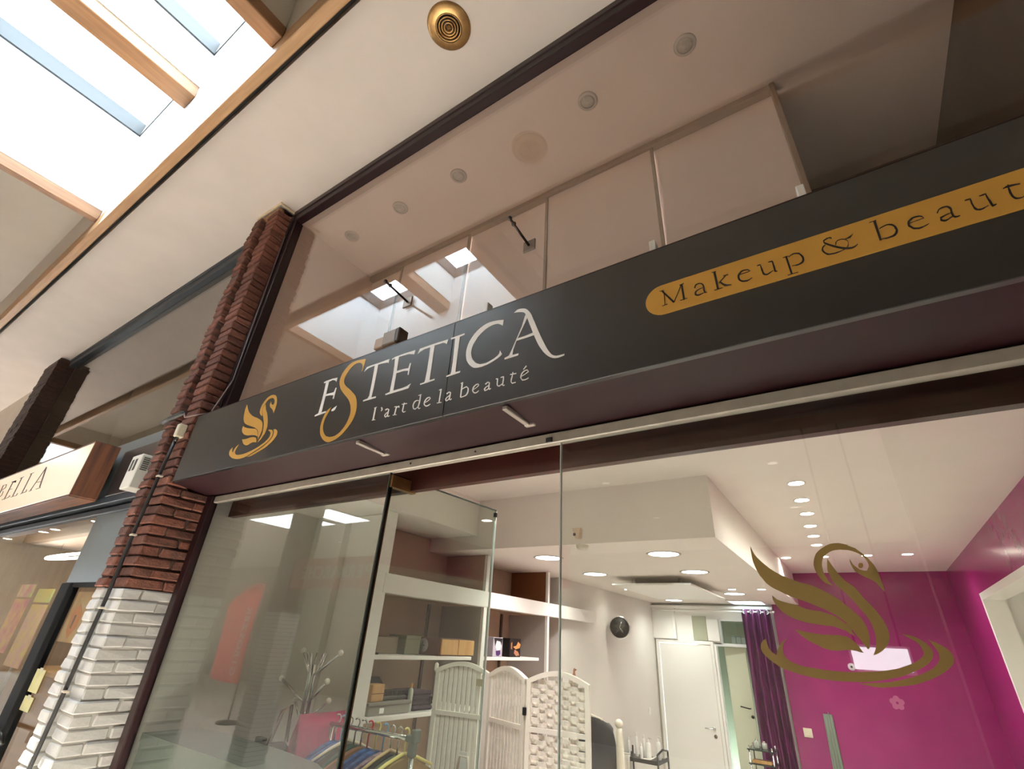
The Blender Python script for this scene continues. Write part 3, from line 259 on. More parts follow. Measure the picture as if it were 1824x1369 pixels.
# ================================================================ THE SETTING
XW, XE = -26.0, 14.0
FLOORM = M('stone_floor', 'DDD7CF', 0.4, color2='D3CDC4', scale=3)
struct('floor', MB().box(XW-6, XE, -9.6, 9.2, -0.1, 0.0), FLOORM)
DARKV = M('loft_dark_board', '4A382D', 0.6, vary=0.1, scale=3)
# --- arcade roof
struct('ceiling', MB().box(XW, XE, 0.605, 1.52, 5.42, 5.5), SOFFIT)
struct('trim_1', MB().box(XW, XE, 0.50, 0.66, 5.50, 5.56), M('gap_shadow_black', '17130F', 0.9))  # near-black strip paints in the shadow of the open gap beside the beam
beam = single('timber_beam', MB().bbox(XW, XE, 0.479, 0.552, 5.30, 5.56, 0.006), TIMBER,
              'long timber beam running along the edge of the skylights above the arcade', 'beam')
def upstand(x0, x1):
    return MB().add([(x0, .479, 5.56), (x1, .479, 5.56), (x1, .395, 6.72), (x0, .395, 6.72),
                     (x0, .56, 5.56), (x1, .56, 5.56), (x1, .50, 6.80), (x0, .50, 6.80)],
                    [(0,1,2,3),(4,7,6,5),(0,4,5,1),(3,2,6,7),(0,3,7,4),(1,5,6,2)])
WELLS = [(-5.57, -2.47), (-18.17, -15.07), (7.03, 10.13)]  # last well is unseen, added to bring more daylight into the arcade
WIN = [(-5.555, -4.20), (-3.955, -2.485)]
xs = [XW, -18.17, -15.07, -5.57, -2.47, 7.03, 10.13, XE]
PANEL = M('closed_bay_paint', 'B9B2A6', 0.75, vary=0.03, scale=2)
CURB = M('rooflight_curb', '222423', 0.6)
for i in range(7):
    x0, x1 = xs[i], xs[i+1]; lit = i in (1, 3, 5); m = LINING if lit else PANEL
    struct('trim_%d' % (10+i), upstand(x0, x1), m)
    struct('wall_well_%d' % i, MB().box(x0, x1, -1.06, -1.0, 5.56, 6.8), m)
    if not lit: struct('ceiling', MB().box(x0+0.04, x1-0.04, -1.02, 0.47, 6.02, 6.1), m)
struct('ceiling', MB().box(XW, XE, -2.75, -1.06, 5.56, 5.64), PANEL)
def rafter(x0, x1, z0, z1, y0, y1, label):
    return single('timber_rafter', MB().bbox(x0, x1, y0, y1, z0, z1, 0.006), TIMBER_Y, label, 'rafter')
for k, (w0, w1) in enumerate(WELLS):
    o = w0 + 5.57; nf_ = ('near', 'distant', 'added right-hand')[k]
    rafter(w0-0.08, w0, 5.50, 5.62, -1.0, 0.479, 'thin timber rafter at the left edge of the %s skylight well' % nf_)
    rafter(w1-0.06, w1+0.07, 5.48, 5.60, -1.0, 0.479, 'short timber rafter at the right edge of the %s skylight well' % nf_)
    rafter(-4.19+o, -3.975+o, 6.13, 6.26, -1.0, 0.437, 'thick timber rafter crossing the middle of the %s skylight well' % nf_)
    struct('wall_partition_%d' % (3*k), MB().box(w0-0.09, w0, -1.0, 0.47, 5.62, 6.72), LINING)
    struct('wall_partition_%d' % (3*k+1), MB().box(w1, w1+0.06, -1.0, 0.47, 5.60, 6.72), PANEL)
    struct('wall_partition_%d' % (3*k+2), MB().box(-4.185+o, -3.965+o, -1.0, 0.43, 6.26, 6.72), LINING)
    for j, (a, b) in enumerate(WIN):
        a += o; b += o
        t = sroot('window_%d' % (1+2*k+j), (a, -0.5, 6.7))
        def dome(u, v): return (a-0.01+(b-a+0.02)*u, -1.01+1.42*v, 6.90+0.16*(1-abs(2*u-1)**2.5)*(1-abs(2*v-1)**2.5))
        part('dome', MB().grid(dome, 16, 16), glass('rooflight_acrylic', (0.97, 0.985, 1.0), 0.03), t)
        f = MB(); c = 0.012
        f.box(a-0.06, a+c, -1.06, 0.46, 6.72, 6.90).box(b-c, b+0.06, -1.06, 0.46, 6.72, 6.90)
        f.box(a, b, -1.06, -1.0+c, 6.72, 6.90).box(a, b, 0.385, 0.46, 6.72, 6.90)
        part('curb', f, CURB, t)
# roof skin above the closed parts, so no daylight slips in round the rafters
struct('roof', MB().box(XW, XE, 0.46, 1.6, 6.72, 6.8).box(XW, XE, -2.8, -1.06, 6.72, 6.8).box(XW, -18.2, -1.06, 0.46, 6.72, 6.8).box(-15.05, -5.6, -1.06, 0.46, 6.72, 6.8).box(-2.44, 7.0, -1.06, 0.46, 6.72, 6.8).box(10.16, XE, -1.06, 0.46, 6.72, 6.8), M('roof_felt', '303030', 0.9))
# --- party walls / shell of the facade side
BEIGE = M('beige_plaster', 'C6BDB0', 0.8, vary=0.05, scale=2)
struct('wall_end', MB().box(XE, XE+0.2, -9.6, 9.2, 0, 6.8), BEIGE)
struct('wall_west', MB().box(XW-0.2, XW, -9.6, 2.0, 2.6, 6.8).box(XW-0.2, XW, -9.6, -2.4, 0, 2.6).box(XW-0.2, XW, 0.9, 2.0, 0, 2.6), BEIGE)
struct('wall_shell', MB().box(XW, XE, 1.52, 1.62, 5.42, 6.72).box(XW, XE, -2.75, -2.65, 5.6, 6.72), BEIGE)
struct('wall_facade_right', MB().box(1.3, XE, 1.5, 1.7, 0, 5.42), BEIGE)
struct('wall_party', MB().box(-3.99, -3.66, 1.62, 9.0, 0, 6.2), BEIGE)
struct('wall_far_facade', MB().box(XW, -9.95, 1.5, 1.7, 0, 6.2), BEIGE)

# ================================================================ OUR SHOP: SHELL
struct('ceiling', MB().box(-2.672, 1.2, 1.76, 3.45, 3.10, 3.2).box(-0.68, 1.2, 3.45, 8.7, 3.10, 3.2), CEILIN)
struct('ceiling', MB().box(-3.32, -0.68, 3.44, 8.7, 2.677, 3.2), CEILIN)
struct('ceiling', MB().box(-3.66, -2.672, 1.76, 3.44, 2.795, 3.2), CEILIN)
struct('wall_niche', MB().box(-3.33, -3.21, 2.501, 5.33, 0, 2.79), BROWNB)
struct('wall_left', MB().box(-3.33, -2.83, 5.31, 8.7, 0, 2.7), WALLIN)
struct('wall_display', MB().box(-3.665, -3.56, 1.61, 2.44, 0, 2.8).box(-3.66, -3.2, 2.44, 2.5, 0, 2.8), WALLIN)
# rear white wall: pieces round two doorways and a clerestory window
rb = MB()
rb.box(-2.83, -2.76, 8.55, 8.65, 0, 2.7).box(-2.76, -1.95, 8.55, 8.65, 2.12, 2.7)
rb.box(-1.955, -1.90, 8.55, 8.65, 0, 2.7).box(-1.90, -1.40, 8.55, 8.65, 2.10, 2.14).box(-1.90, -1.80, 8.55, 8.65, 2.12, 2.7)
rb.box(-1.80, -1.40, 8.55, 8.65, 2.46, 2.7).box(-1.42, -1.0, 8.56, 8.65, 0, 2.7)
struct('wall_back', rb, WHITEP)
struct('wall_back_magenta', MB().box(-1.03, 1.2, 8.50, 8.65, 0, 3.15), MAGENTA)
struct('wall_back_room', MB().box(-2.2, -1.0, 10.2, 10.3, 0, 2.8).box(-2.2, -2.1, 8.65, 10.2, 0, 2.8).box(-1.1, -1.0, 8.65, 10.2, 0, 2.8).box(-2.2, -1.0, 8.65, 10.3, 2.8, 2.9), M('back_room_paint', '8E9078', 0.7))
rw = MB()
rw.box(1.07, 1.2, 6.80, 8.6, 0, 3.15).box(1.07, 1.2, 1.76, 6.80, 2.665, 3.15).box(1.07, 1.2, 1.76, 3.2, 0, 2.665)
struct('wall_right', rw, MAGENTA)
struct('wall_recess', MB().box(1.9, 2.0, 3.0, 7.0, 0, 2.8).box(1.2, 2.0, 6.85, 6.95, 0, 2.8).box(1.2, 2.0, 3.0, 3.1, 0, 2.8).box(1.2, 2.0, 3.0, 7.0, 2.7, 2.8), WHITEP)
dr = sroot('door_3', (1.07, 5.0, 0))
part('frame', MB().box(1.045, 1.21, 6.74, 6.80, 0, 2.665).box(1.045, 1.21, 3.2, 3.26, 0, 2.665).box(1.045, 1.21, 3.26, 6.74, 2.605, 2.665), WHITEP, dr)
struct('trim_2', MB().box(-3.56, 1.2, 1.72, 1.76, 2.648, 3.32), BURG_IN)
# shop outer skin
struct('wall_loft_right', MB().box(1.2, 1.3, 1.51, 3.4, 3.3, 5.30), DARKV)
struct('wall_outer', MB().box(1.21, 1.3, 1.5, 3.0, 0, 3.3).box(-3.66, 3.0, 8.7, 8.8, 2.9, 3.6).box(2.0, 2.1, 1.6, 9, 0, 3.3), BEIGE)

# ================================================================ LOFT BEHIND THE TRANSOM
struct('floor', MB().box(-3.66, 1.2, 1.45, 4.3, 3.22, 3.30), M('loft_floor', 'C9BCAC', 0.7))
struct('ceiling', MB().box(-3.66, 2.6, 1.50, 4.3, 5.30, 5.42), M('loft_ceiling', 'EFDFD3', 0.75, vary=0.02, scale=2))
struct('wall_loft_left', MB().box(-3.66, -3.55, 1.51, 4.3, 3.3, 5.42), M('loft_wall', 'E6D5C8', 0.75))
struct('wall_loft_back', MB().box(0.29, 1.3, 3.4, 3.5, 3.3, 5.30).box(0.275, 0.288, 2.43, 3.4, 3.3, 5.30), DARKV)
cup = thing('sliding_cupboard', (-1.4, 2.38, 3.3), 'run of pale sliding cupboard doors above the shop, behind the upper window', 'cupboard')
PANELW = M('cupboard_board', 'F2E9E4', 0.5, vary=0.02, scale=3)
jx = [-3.55, -3.075, -2.222, -1.41, -0.53, 0.265]
for i in range(5):
    yy = 2.36 if i % 2 else 2.385
    d = part('sliding_door', MB().bbox(jx[i]-0.01, jx[i+1]+0.01, yy, yy+0.018, 3.31, 5.245, 0.002), PANELW, cup)
    if i: part('edge_profile', MB().bbox(jx[i]-0.012, jx[i]+0.012, 2.35, 2.364, 3.31, 5.245, 0.002), ALU, d)
part('top_track', MB().bbox(-3.55, 0.285, 2.335, 2.42, 5.245, 5.30, 0.004), M('track_paint', 'B9ADA0', 0.5), cup)
part('end_profile', MB().bbox(0.262, 0.292, 2.33, 2.42, 3.31, 5.30, 0.004), M('end_profile_paint', '9A8C7E', 0.5), cup)

# ================================================================ SHOPFRONT FRAME
fr = sroot('trim_3', (-1.2, 1.5, 2.75))
part('head_rail', MB().bbox(-3.63, 1.25, 1.435, 1.505, 5.295, 5.42, 0.006).bbox(-3.60, 1.25, 1.425, 1.44, 5.36, 5.42, 0.004), BURG, fr)
part('upper_post', MB().bbox(-3.625, -3.548, 1.438, 1.52, 3.25, 5.30, 0.006).bbox(-3.64, -3.60, 1.425, 1.445, 3.25, 5.36, 0.004), BURG, fr)
part('lower_post', MB().bbox(-3.615, -3.538, 1.565, 1.615, 0.0, 2.76, 0.006), BURG, fr)
part('fascia', MB().box(-3.62, 1.25, 1.335, 1.50, 2.79, 3.29), BURG, fr)
part('soffit', MB().add([(-3.62,1.325,2.79),(1.25,1.325,2.79),(1.25,1.66,2.757),(-3.62,1.66,2.757),(-3.62,1.325,2.83),(1.25,1.325,2.83),(1.25,1.72,3.0),(-3.62,1.72,3.0)],
     [(0,3,2,1),(4,5,6,7),(0,1,5,4),(1,2,6,5),(2,3,7,6),(3,0,4,7)]), BURG, fr)
part('door_track', MB().bbox(-3.538, 1.25, 1.582, 1.618, 2.712, 2.757, 0.004), M('pale_track', '9C978B', 0.45, 0.2, vary=0.06, scale=20), fr)
part('track_lock', MB().bbox(-0.915, -0.885, 1.577, 1.584, 2.715, 2.738, 0.002), BLACKP, fr)
for sx in (-1.68, -1.28): part('screw', MB().lathe([(0.0001, 1.578), (0.005, 1.579), (0.005, 1.583)], (sx, 0, 2.735), 8, 'y'), BLACKM, fr)
w = sroot('window_10', (-1.2, 1.5, 3.3)); part('pane', MB().box(-3.55, 1.25, 1.495, 1.505, 3.29, 5.30), GLASS_UP, w)
w = sroot('window_11', (-2.7, 1.6, 0)); part('pane', MB().box(-3.54, -1.826, 1.595, 1.605, 0.05, 2.713), GLASS, w)
part('edge', MB().box(-1.829, -1.823, 1.594, 1.606, 0.05, 2.713), M('glass_edge', '1D2B28', 0.2), w)
w = sroot('window_12', (0.2, 1.6, 0)); part('pane', MB().box(-0.852, 1.25, 1.595, 1.605, 0.05, 2.713), GLASS, w)
part('edge', MB().box(-0.856, -0.852, 1.594, 1.606, 0.05, 2.713), M('glass_edge_pale', 'B9C4BE', 0.15), w)

# ================================================================ NEIGHBOUR'S SHOPFRONT (left of the brick pier)
GREYF = M('grey_blue_fascia', '5E6A6E', 0.3, vary=0.05, scale=3)
nf = sroot('trim_4', (-6.5, 1.5, 2.8))
part('head_rail', MB().bbox(-9.3, -3.98, 1.435, 1.505, 5.30, 5.42, 0.006).bbox(-9.3, -3.98, 1.42, 1.44, 5.375, 5.42, 0.004), NAVY, nf)
part('fascia', MB().bbox(-9.3, -3.98, 1.44, 1.5, 2.87, 3.38, 0.004), GREYF, nf)
part('transom_rail', MB().bbox(-9.3, -3.98, 1.43, 1.53, 2.81, 2.872, 0.006).bbox(-9.3, -3.98, 1.47, 1.53, 2.74, 2.79, 0.006), NAVY, nf)
part('grey_panel', MB().bbox(-5.33, -3.98, 1.495, 1.52, 2.20, 2.745, 0.004), GREYF, nf)
MATTB = M('matt_black_frame', '0A0A0B', 0.8, spec=0.2)
part('door_post', MB().bbox(-5.33, -5.14, 1.47, 1.54, 0, 2.20, 0.006), MATTB, nf)
part('door_head', MB().bbox(-5.33, -3.98, 1.49, 1.53, 2.17, 2.205, 0.004), MATTB, nf)
w = sroot('window_13', (-6.6, 1.5, 3.4)); part('pane', MB().box(-9.3, -3.98, 1.495, 1.505, 3.38, 5.30), GLASS_UP, w)
w = sroot('window_14', (-7.3, 1.5, 0)); part('pane', MB().box(-9.3, -5.33, 1.495, 1.505, 0.05, 2.74), GLASS, w)
w = sroot('door_4', (-4.6, 1.5, 0)); part('pane', MB().box(-5.14, -3.98, 1.505, 1.515, 0.05, 2.17), GLASS, w)
part('handle', MB().tube([(-5.30, 1.47, 1.255), (-5.30, 1.42, 1.255), (-4.98, 1.42, 1.262), (-4.93, 1.44, 1.20)], 0.014, 8), BLACKM, w)
# neighbour interior shell
NW = M('neighbour_wall', '77766A', 0.7, vary=0.05, scale=2)
struct('wall_neighbour_upper', MB().box(-9.28, -3.98, 2.3, 2.4, 2.9, 5.42).box(-9.28, -3.98, 1.51, 2.3, 5.32, 5.42).box(-9.28, -3.98, 1.51, 2.3, 2.88, 2.92).box(-9.28, -9.2, 1.51, 2.3, 2.92, 5.32), NW)
struct('ceiling', MB().box(-9.28, -3.98, 1.54, 6.2, 2.75, 2.86), wood('walnut_ceiling', '7A5638', '8F6A48', 'x'))
struct('wall_neighbour', MB().box(-9.28, -3.98, 6.0, 6.2, 0, 2.8).box(-9.28, -9.2, 1.64, 6, 0, 2.8), wood('walnut_wall', '8A6240', 'A0764E', 'z'))

# ================================================================ OPPOSITE SIDE OF THE ARCADE (seen in the glass)
struct('wall_opposite', MB().box(XW, XE, -2.75, -2.45, 4.2, 6.2).box(0.6, XE, -2.7, -2.5, 0, 4.2), M('opposite_fascia', '85776A', 0.7, vary=0.05, scale=2))
struct('ceiling', MB().box(XW, XE, -9.5, -2.75, 4.2, 4.3), CEILIN)
struct('wall_hall', MB().box(XW, XE, -9.6, -9.4, 0, 4.3), M('hall_wall', 'A39A8A', 0.8, vary=0.06, scale=2))
# ================================================================ BRICK PIER
def brick_mesh(w, d, h, seed, mat):
    rnd = random.Random(seed); bm = bmesh.new(); bmesh.ops.create_cube(bm, size=1.0)
    for v in bm.verts:
        v.co = Vector(((v.co.x+0.5)*w + rnd.uniform(-.006, .006), (v.co.y+0.5)*d + rnd.uniform(-.006, .006), (v.co.z+0.5)*h + rnd.uniform(-.003, .003)))
    bmesh.ops.bevel(bm, geom=list(bm.edges), offset=0.007, segments=1, affect='EDGES')
    me = bpy.data.meshes.new('brick'); bm.to_mesh(me); bm.free(); me.materials.append(mat)
    for p in me.polygons: p.use_smooth = False
    return me
pier = thing('brick_pier', (-3.8, 1.4, 0), 'tall brick pier between the two shops, painted white on its lower part', 'pillar')
COURSE = 0.063
kinds = {'left': (0.128, 0.2, 0.054), 'cornera': (0.178, 0.105, 0.054), 'cornerb': (0.178, 0.205, 0.054), 'cornerup': (0.178, 0.135, 0.054),
         'sidea': (0.15, 0.185, 0.054), 'sideb': (0.15, 0.085, 0.054)}
BM = {(k, p): [brick_mesh(*kinds[k], 31*i+len(k)*7+p, BRICKW if p else BRICK) for i in range(5)] for k in kinds for p in (0, 1)}
n_course = int((5.385-0.0)/COURSE)
for c in range(n_course):
    z = 2.142 + (c - int(2.142/COURSE))*COURSE + 0.005
    if z > 5.33: break
    p = 1 if z < 2.142 else 0
    def put(kind, x, y):
        j = random.uniform(-.007, .007)
        place(random.choice(BM[(kind, p)]), 'brick', (x+random.uniform(-.004, .004), y+j, z), pier)
    put('left', -3.984, 1.27)
    if z > 2.74: put('cornerup', -3.80, 1.302)
    elif c % 2: put('cornera', -3.80, 1.300); put('sidea', -3.772, 1.412)
    else: put('cornerb', -3.80, 1.300); put('sideb', -3.772, 1.512)
part('mortar', MB().box(-3.978, -3.862, 1.281, 1.5, 2.142, 5.34).box(-3.794, -3.636, 1.316, 1.436, 2.142, 5.34).box(-3.97, -3.64, 1.35, 1.435, 2.142, 5.4).box(-3.794, -3.637, 1.316, 1.60, 2.142, 2.755), MORTAR, pier)
part('painted_mortar', MB().box(-3.978, -3.862, 1.279, 1.5, 0, 2.142).box(-3.794, -3.631, 1.311, 1.60, 0, 2.142).box(-3.97, -3.64, 1.34, 1.6, 0, 2.142), MORTARW, pier)
part('cap_mortar', MB().bbox(-3.97, -3.64, 1.305, 1.435, 5.325, 5.402, 0.01), M('pale_mortar', '8C6E52', 0.9, vary=0.25, scale=25), pier)
part('cap_trim', MB().bbox(-4.0, -3.60, 1.285, 1.30, 5.398, 5.42, 0.003).bbox(-3.62, -3.602, 1.30, 1.43, 5.398, 5.42, 0.003), M('cream_trim', 'D9C8A4', 0.6), pier)
def rough_column(name, x0, x1, y0, y1, z1, split, label, bmat=None, group=None):
    t = thing(name, ((x0+x1)/2, (y0+y1)/2, 0), label, 'pillar', group)
    lo, hi = MB(), MB(); rnd = random.Random(int(abs(x0*100)))
    z = 0.0; k = 0
    while z < z1-0.05:
        b = lo if z < split else hi
        n = 2; cut = x0+(x1-x0)*(0.38 if k % 2 else 0.62)
        for a, c in ((x0, cut-0.005), (cut+0.005, x1)):
            j = rnd.uniform(-.006, .006)
            b.box(a+j, c+j, y0+rnd.uniform(-.006, .006), y1+rnd.uniform(-.006, .006), z+.005, z+.058)
        z += COURSE; k += 1
    o = part('bricks', hi, bmat or BRICK, t, kind='stuff')
    if lo.v: part('painted_bricks', lo, BRICKW, t, kind='stuff')
    part('mortar', MB().box(x0+.012, x1-.012, y0+.012, y1-.012, 0, z1), MORTAR, t)
rough_column('brick_pier', -9.93, -9.3, 1.30, 1.62, 5.40, 2.142, 'dark brick pier at the far left beyond the lettered light box', M('dark_brick', '2C1912', 0.8, color2='3C241A', scale=14, bump=0.4, bscale=60))
rough_column('brick_pier', -9.05, -8.6, -2.80, -2.40, 4.2, 2.142, 'brick pier across the arcade beside the red flag, reflected in the shop glass')
rough_column('brick_pier', -15.5, -15.05, -2.80, -2.40, 4.2, 2.142, 'far brick pier across the arcade left of the red flag')
# cable down the pier
cab = thing('black_cable', (-3.78, 1.27, 1.0), 'black cable clipped down the front of the brick pier', 'cable')
part('cable', MB().tube([(-3.80, 1.268, 0.8), (-3.79, 1.266, 1.27), (-3.765, 1.268, 1.6), (-3.745, 1.272, 2.1), (-3.74, 1.27, 2.5), (-3.71, 1.268, 2.9), (-3.69, 1.268, 3.10)], 0.011, 8), BLACKP, cab)
for zc, xc in ((1.61, -3.765), (2.03, -3.748), (2.45, -3.742), (2.83, -3.716)):
    part('clip', MB().bbox(xc-.016, xc+.03, 1.256, 1.285, zc-.006, zc+.006, 0.003), M('cable_clip', 'B8AE9C', 0.6), cab)
jb = thing('junction_box', (-3.68, 1.27, 3.12), 'small pale junction box on the pier where the black cable ends', 'junction box')
part('body', MB().bbox(-3.70, -3.655, 1.245, 1.30, 3.105, 3.20, 0.006), M('pale_plastic', 'CFC6AE', 0.5), jb)
part('gland', MB().tube([(-3.688, 1.268, 3.075), (-3.686, 1.268, 3.108)], 0.013, 8), BLACKP, jb)
cd = thing('conduit', (-3.75, 1.25, 3.27), 'grey conduit and loose wire crossing the pier above the junction box', 'conduit')
part('tube', MB().tube([(-3.95, 1.24, 3.255), (-3.85, 1.235, 3.265), (-3.66, 1.24, 3.275)], 0.016, 8), M('grey_conduit', '2A2A29', 0.6), cd)
part('wire', MB().tube([(-3.67, 1.24, 3.285), (-3.64, 1.25, 3.24), (-3.56, 1.275, 3.25), (-3.545, 1.36, 3.30), (-3.555, 1.425, 3.6), (-3.602, 1.42, 5.1)], 0.005, 6), M('grey_wire', '6B5A58', 0.5), cd)

# ================================================================ MAIN SIGN
SIGNM = M('anthracite_panel', '0E0F10', 0.3, vary=0.04, scale=6, spec=0.9)
sign = thing('shop_sign', (-1.35, 1.31, 2.785), 'long anthracite fascia sign with white and gold lettering above the glass shopfront', 'sign')
part('panel', MB().bbox(-3.555, -1.2405, 1.298, 1.322, 2.785, 3.25, 0.002), SIGNM, sign)
part('panel', MB().bbox(-1.2395, 1.15, 1.298, 1.322, 2.785, 3.25, 0.002), SIGNM, sign)
def decal(polys, y, t=0.0015):
    b = MB()
    for i, p in enumerate(polys):
        q = [(a/2000.0, c/2000.0) for a, c in p]; yy = y - 0.00004*i
        b.prism(q, lambda u, v, d, yy=yy: (u, yy+d, v), t)
    return b
part('swan_emblem', decal(SWAN_SIGN, 1.2965), GOLDVINYL, sign, 'gold swan on rings of water')
for ch, colr, polys in BIG:
    part('letter', decal(polys, 1.2965), GOLDVINYL if colr == 'g' else WHITEVINYL, sign, 'large gold letter S' if colr == 'g' else None)
for ch, polys in TAG: part('letter', decal(polys, 1.2965), WHITEVINYL, sign)
bandp = [(-0.374+0.06-0.06*math.sin(a), 3.025+0.06*math.cos(a)) for a in [math.pi*i/16 for i in range(17)]]
bandp = bandp + [(1.15, 2.965), (1.15, 3.085)]
band = part('gold_band', MB().prism(bandp, lambda u, v, d: (u, 1.2968+d, v), 0.0012), GOLDVINYL, sign, 'gold band with dark lettering')
for ch, polys in MAKEUP: part('letter', decal(polys, 1.2953, 0.001), M('dark_vinyl', '1A1312', 0.5), band)
for bx in (-1.79, -0.955):
    part('bracket', MB().bbox(bx-.012, bx+.012, 1.33, 1.50, 2.768, 2.786, .003).bbox(bx-.012, bx+.035, 1.49, 1.51, 2.764, 2.786, .003), M('bracket_paint', '857E76', 0.5), sign)
for bx in (-1.14, -0.352, 0.146):
    part('sill_clip', MB().bbox(bx-.012, bx+.012, 1.38, 1.42, 3.29, 3.385, .003), WHITEP, sign)
# rods on the transom glass
for x, z, lab in ((-1.826, 3.722, 'thin dark flag rod on the upper glass, above the letters ST'),
                  (-0.986, 3.759, 'thin dark flag rod on the upper glass before the pale cupboard')):
    t = thing('flag_rod', (x, 1.49, z), lab, 'rod', 'flag rods on the upper glass')
    part('plate', MB().bbox(x-.035, x+.035, 1.483, 1.494, z-.035, z+.035, .003), M('rod_plate', '8A7C70', 0.4, 0.5), t)
    part('rod', MB().tube([(x, 1.485, z), (x, 1.31, z+.02)], 0.0065, 8), M('rod_steel', '3A302C', 0.4, 0.6), t)
    part('tip', MB().ball((x, 1.305, z+.021), 0.012, 10).lathe([(0.0001, 1.335), (0.012, 1.337), (0.012, 1.345), (0.0001, 1.347)], (x, 0, z+.018), 8, 'y'), M('rod_steel', '3A302C', 0.4, 0.6), t)
t = thing('floodlight', (-1.82, 1.42, 3.29), 'small boxy floodlight perched behind the top edge of the sign', 'floodlight')
part('housing', MB().bbox(-1.87, -1.765, 1.40, 1.46, 3.375, 3.465, .006), M('flood_body', '9A8B7C', 0.5), t)
part('lamp_face', MB().bbox(-1.766, -1.735, 1.395, 1.465, 3.37, 3.462, .006), M('flood_face', '4A3A30', 0.5), t)
part('bracket', MB().bbox(-1.97, -1.86, 1.43, 1.47, 3.40, 3.47, .004).bbox(-1.86, -1.78, 1.42, 1.44, 3.29, 3.38, .003), M('flood_bracket', 'B9A08C', 0.5), t)

# gold swan on the glass
dec = thing('swan_decal', (0.05, 1.594, 1.9), 'large matt gold swan decal stuck on the right-hand shop window', 'decal')
for nm, pl in (('wing', SWAN_DECAL[:3]), ('neck', SWAN_DECAL[3:4]), ('head', SWAN_DECAL[4:6]), ('water_ring', SWAN_DECAL[6:])):
    for poly in pl: part(nm, decal([poly], 1.5925, 0.001), M('gold_glass_vinyl', '75602A', 0.6, 0.0), dec)

# glass door, opened inwards
hx, hy = -1.823, 1.60; fx, fy = -1.752, 2.43
L_ = math.hypot(fx-hx, fy-hy); dx, dy = (fx-hx)/L_, (fy-hy)/L_; nx, ny = -dy, dx
def D_(u, w, z): return (hx+dx*u+nx*w, hy+dy*u+ny*w, z)
def dbox(u0, u1, w0, w1, z0, z1):
    return MB().add([D_(u0,w0,z0),D_(u1,w0,z0),D_(u1,w1,z0),D_(u0,w1,z0),D_(u0,w0,z1),D_(u1,w0,z1),D_(u1,w1,z1),D_(u0,w1,z1)],
                    [(0,3,2,1),(4,5,6,7),(0,1,5,4),(1,2,6,5),(2,3,7,6),(3,0,4,7)])
door = sroot('door_5', (hx, hy, 0))
part('pane', dbox(0.012, L_, -.005, .005, 0.02, 2.705), GLASS_GR, door)
part('edge', dbox(L_-.004, L_+.001, -.006, .006, 0.02, 2.706), M('glass_edge_pale', 'B9C4BE', 0.15), door)
part('edge', dbox(0.012, L_, -.006, .006, 2.703, 2.708), M('glass_edge', '1D2B28', 0.2), door)
part('pivot_patch', dbox(0.0, 0.16, -.016, .016, 2.64, 2.70), BRASS, door)
part('corner_fitting', dbox(L_-.014, L_+.002, -.008, .008, 2.665, 2.69), BLACKM, door)
part('hinge_edge', dbox(0.008, 0.014, -.008, .008, 0.02, 2.64), M('door_edge_metal', '4A3C28', 0.25, 0.9), door)

# brass vent on the soffit
t = thing('ceiling_vent', (-1.368, 1.003, 5.42), 'round brass vent with concentric rings in the arcade soffit', 'vent')
part('plate', MB().lathe([(0.085, 5.398), (0.125, 5.402), (0.138, 5.412), (0.14, 5.42), (0.085, 5.42), (0.085, 5.398)], (-1.368, 1.003, 0), 40), BRASS, t)
part('recess', MB().lathe([(0.0001, 5.416), (0.09, 5.416), (0.09, 5.42), (0.0001, 5.42)], (-1.368, 1.003, 0), 24), M('vent_dark', '2A1F14', 0.7), t)
for r in (0.078, 0.060, 0.043, 0.027): part('ring', MB().lathe([(r-.006, 5.410), (r, 5.396), (r+.005, 5.400), (r+.002, 5.414)], (-1.368, 1.003, 0), 32), BRASS, t)
part('centre_cone', MB().lathe([(0.0001, 5.388), (0.008, 5.392), (0.014, 5.412)], (-1.368, 1.003, 0), 16), BRASS, t)
# unlit spots in the loft ceiling
ur = ['row of unlit spots behind the upper glass']
names = ['nearest the brick pier', 'second from the brick pier', 'third from the brick pier, above the flag rod', 'fourth from the brick pier, above the pale cupboard', 'furthest from the brick pier']
first = None
for i, (x, y) in enumerate(((-3.251, 1.84), (-2.601, 1.832), (-1.945, 1.839), (-0.791, 1.826), (-0.131, 1.819))):
    if first is None:
        first = t = thing('recessed_spot', (x, y, 5.30), '', 'spotlight', 'unlit recessed spots behind the upper glass')
        part('ring', MB().lathe([(0.048, 5.289), (0.062, 5.288), (0.068, 5.30), (0.046, 5.30), (0.048, 5.289)], (x, y, 0), 28), M('spot_ring', 'C9BFB2', 0.45, 0.1), t)
        part('lens', MB().lathe([(0.0001, 5.286), (0.03, 5.288), (0.047, 5.293), (0.047, 5.298), (0.0001, 5.298)], (x, y, 0), 24), M('spot_lens', 'BDB4A6', 0.3, 0.0, vary=0.12, scale=60), t)
    else:
        t = copy_tree(first); t.location = (x, y, 5.30)
    t['label'] = 'unlit round spot in the loft ceiling, ' + names[i]
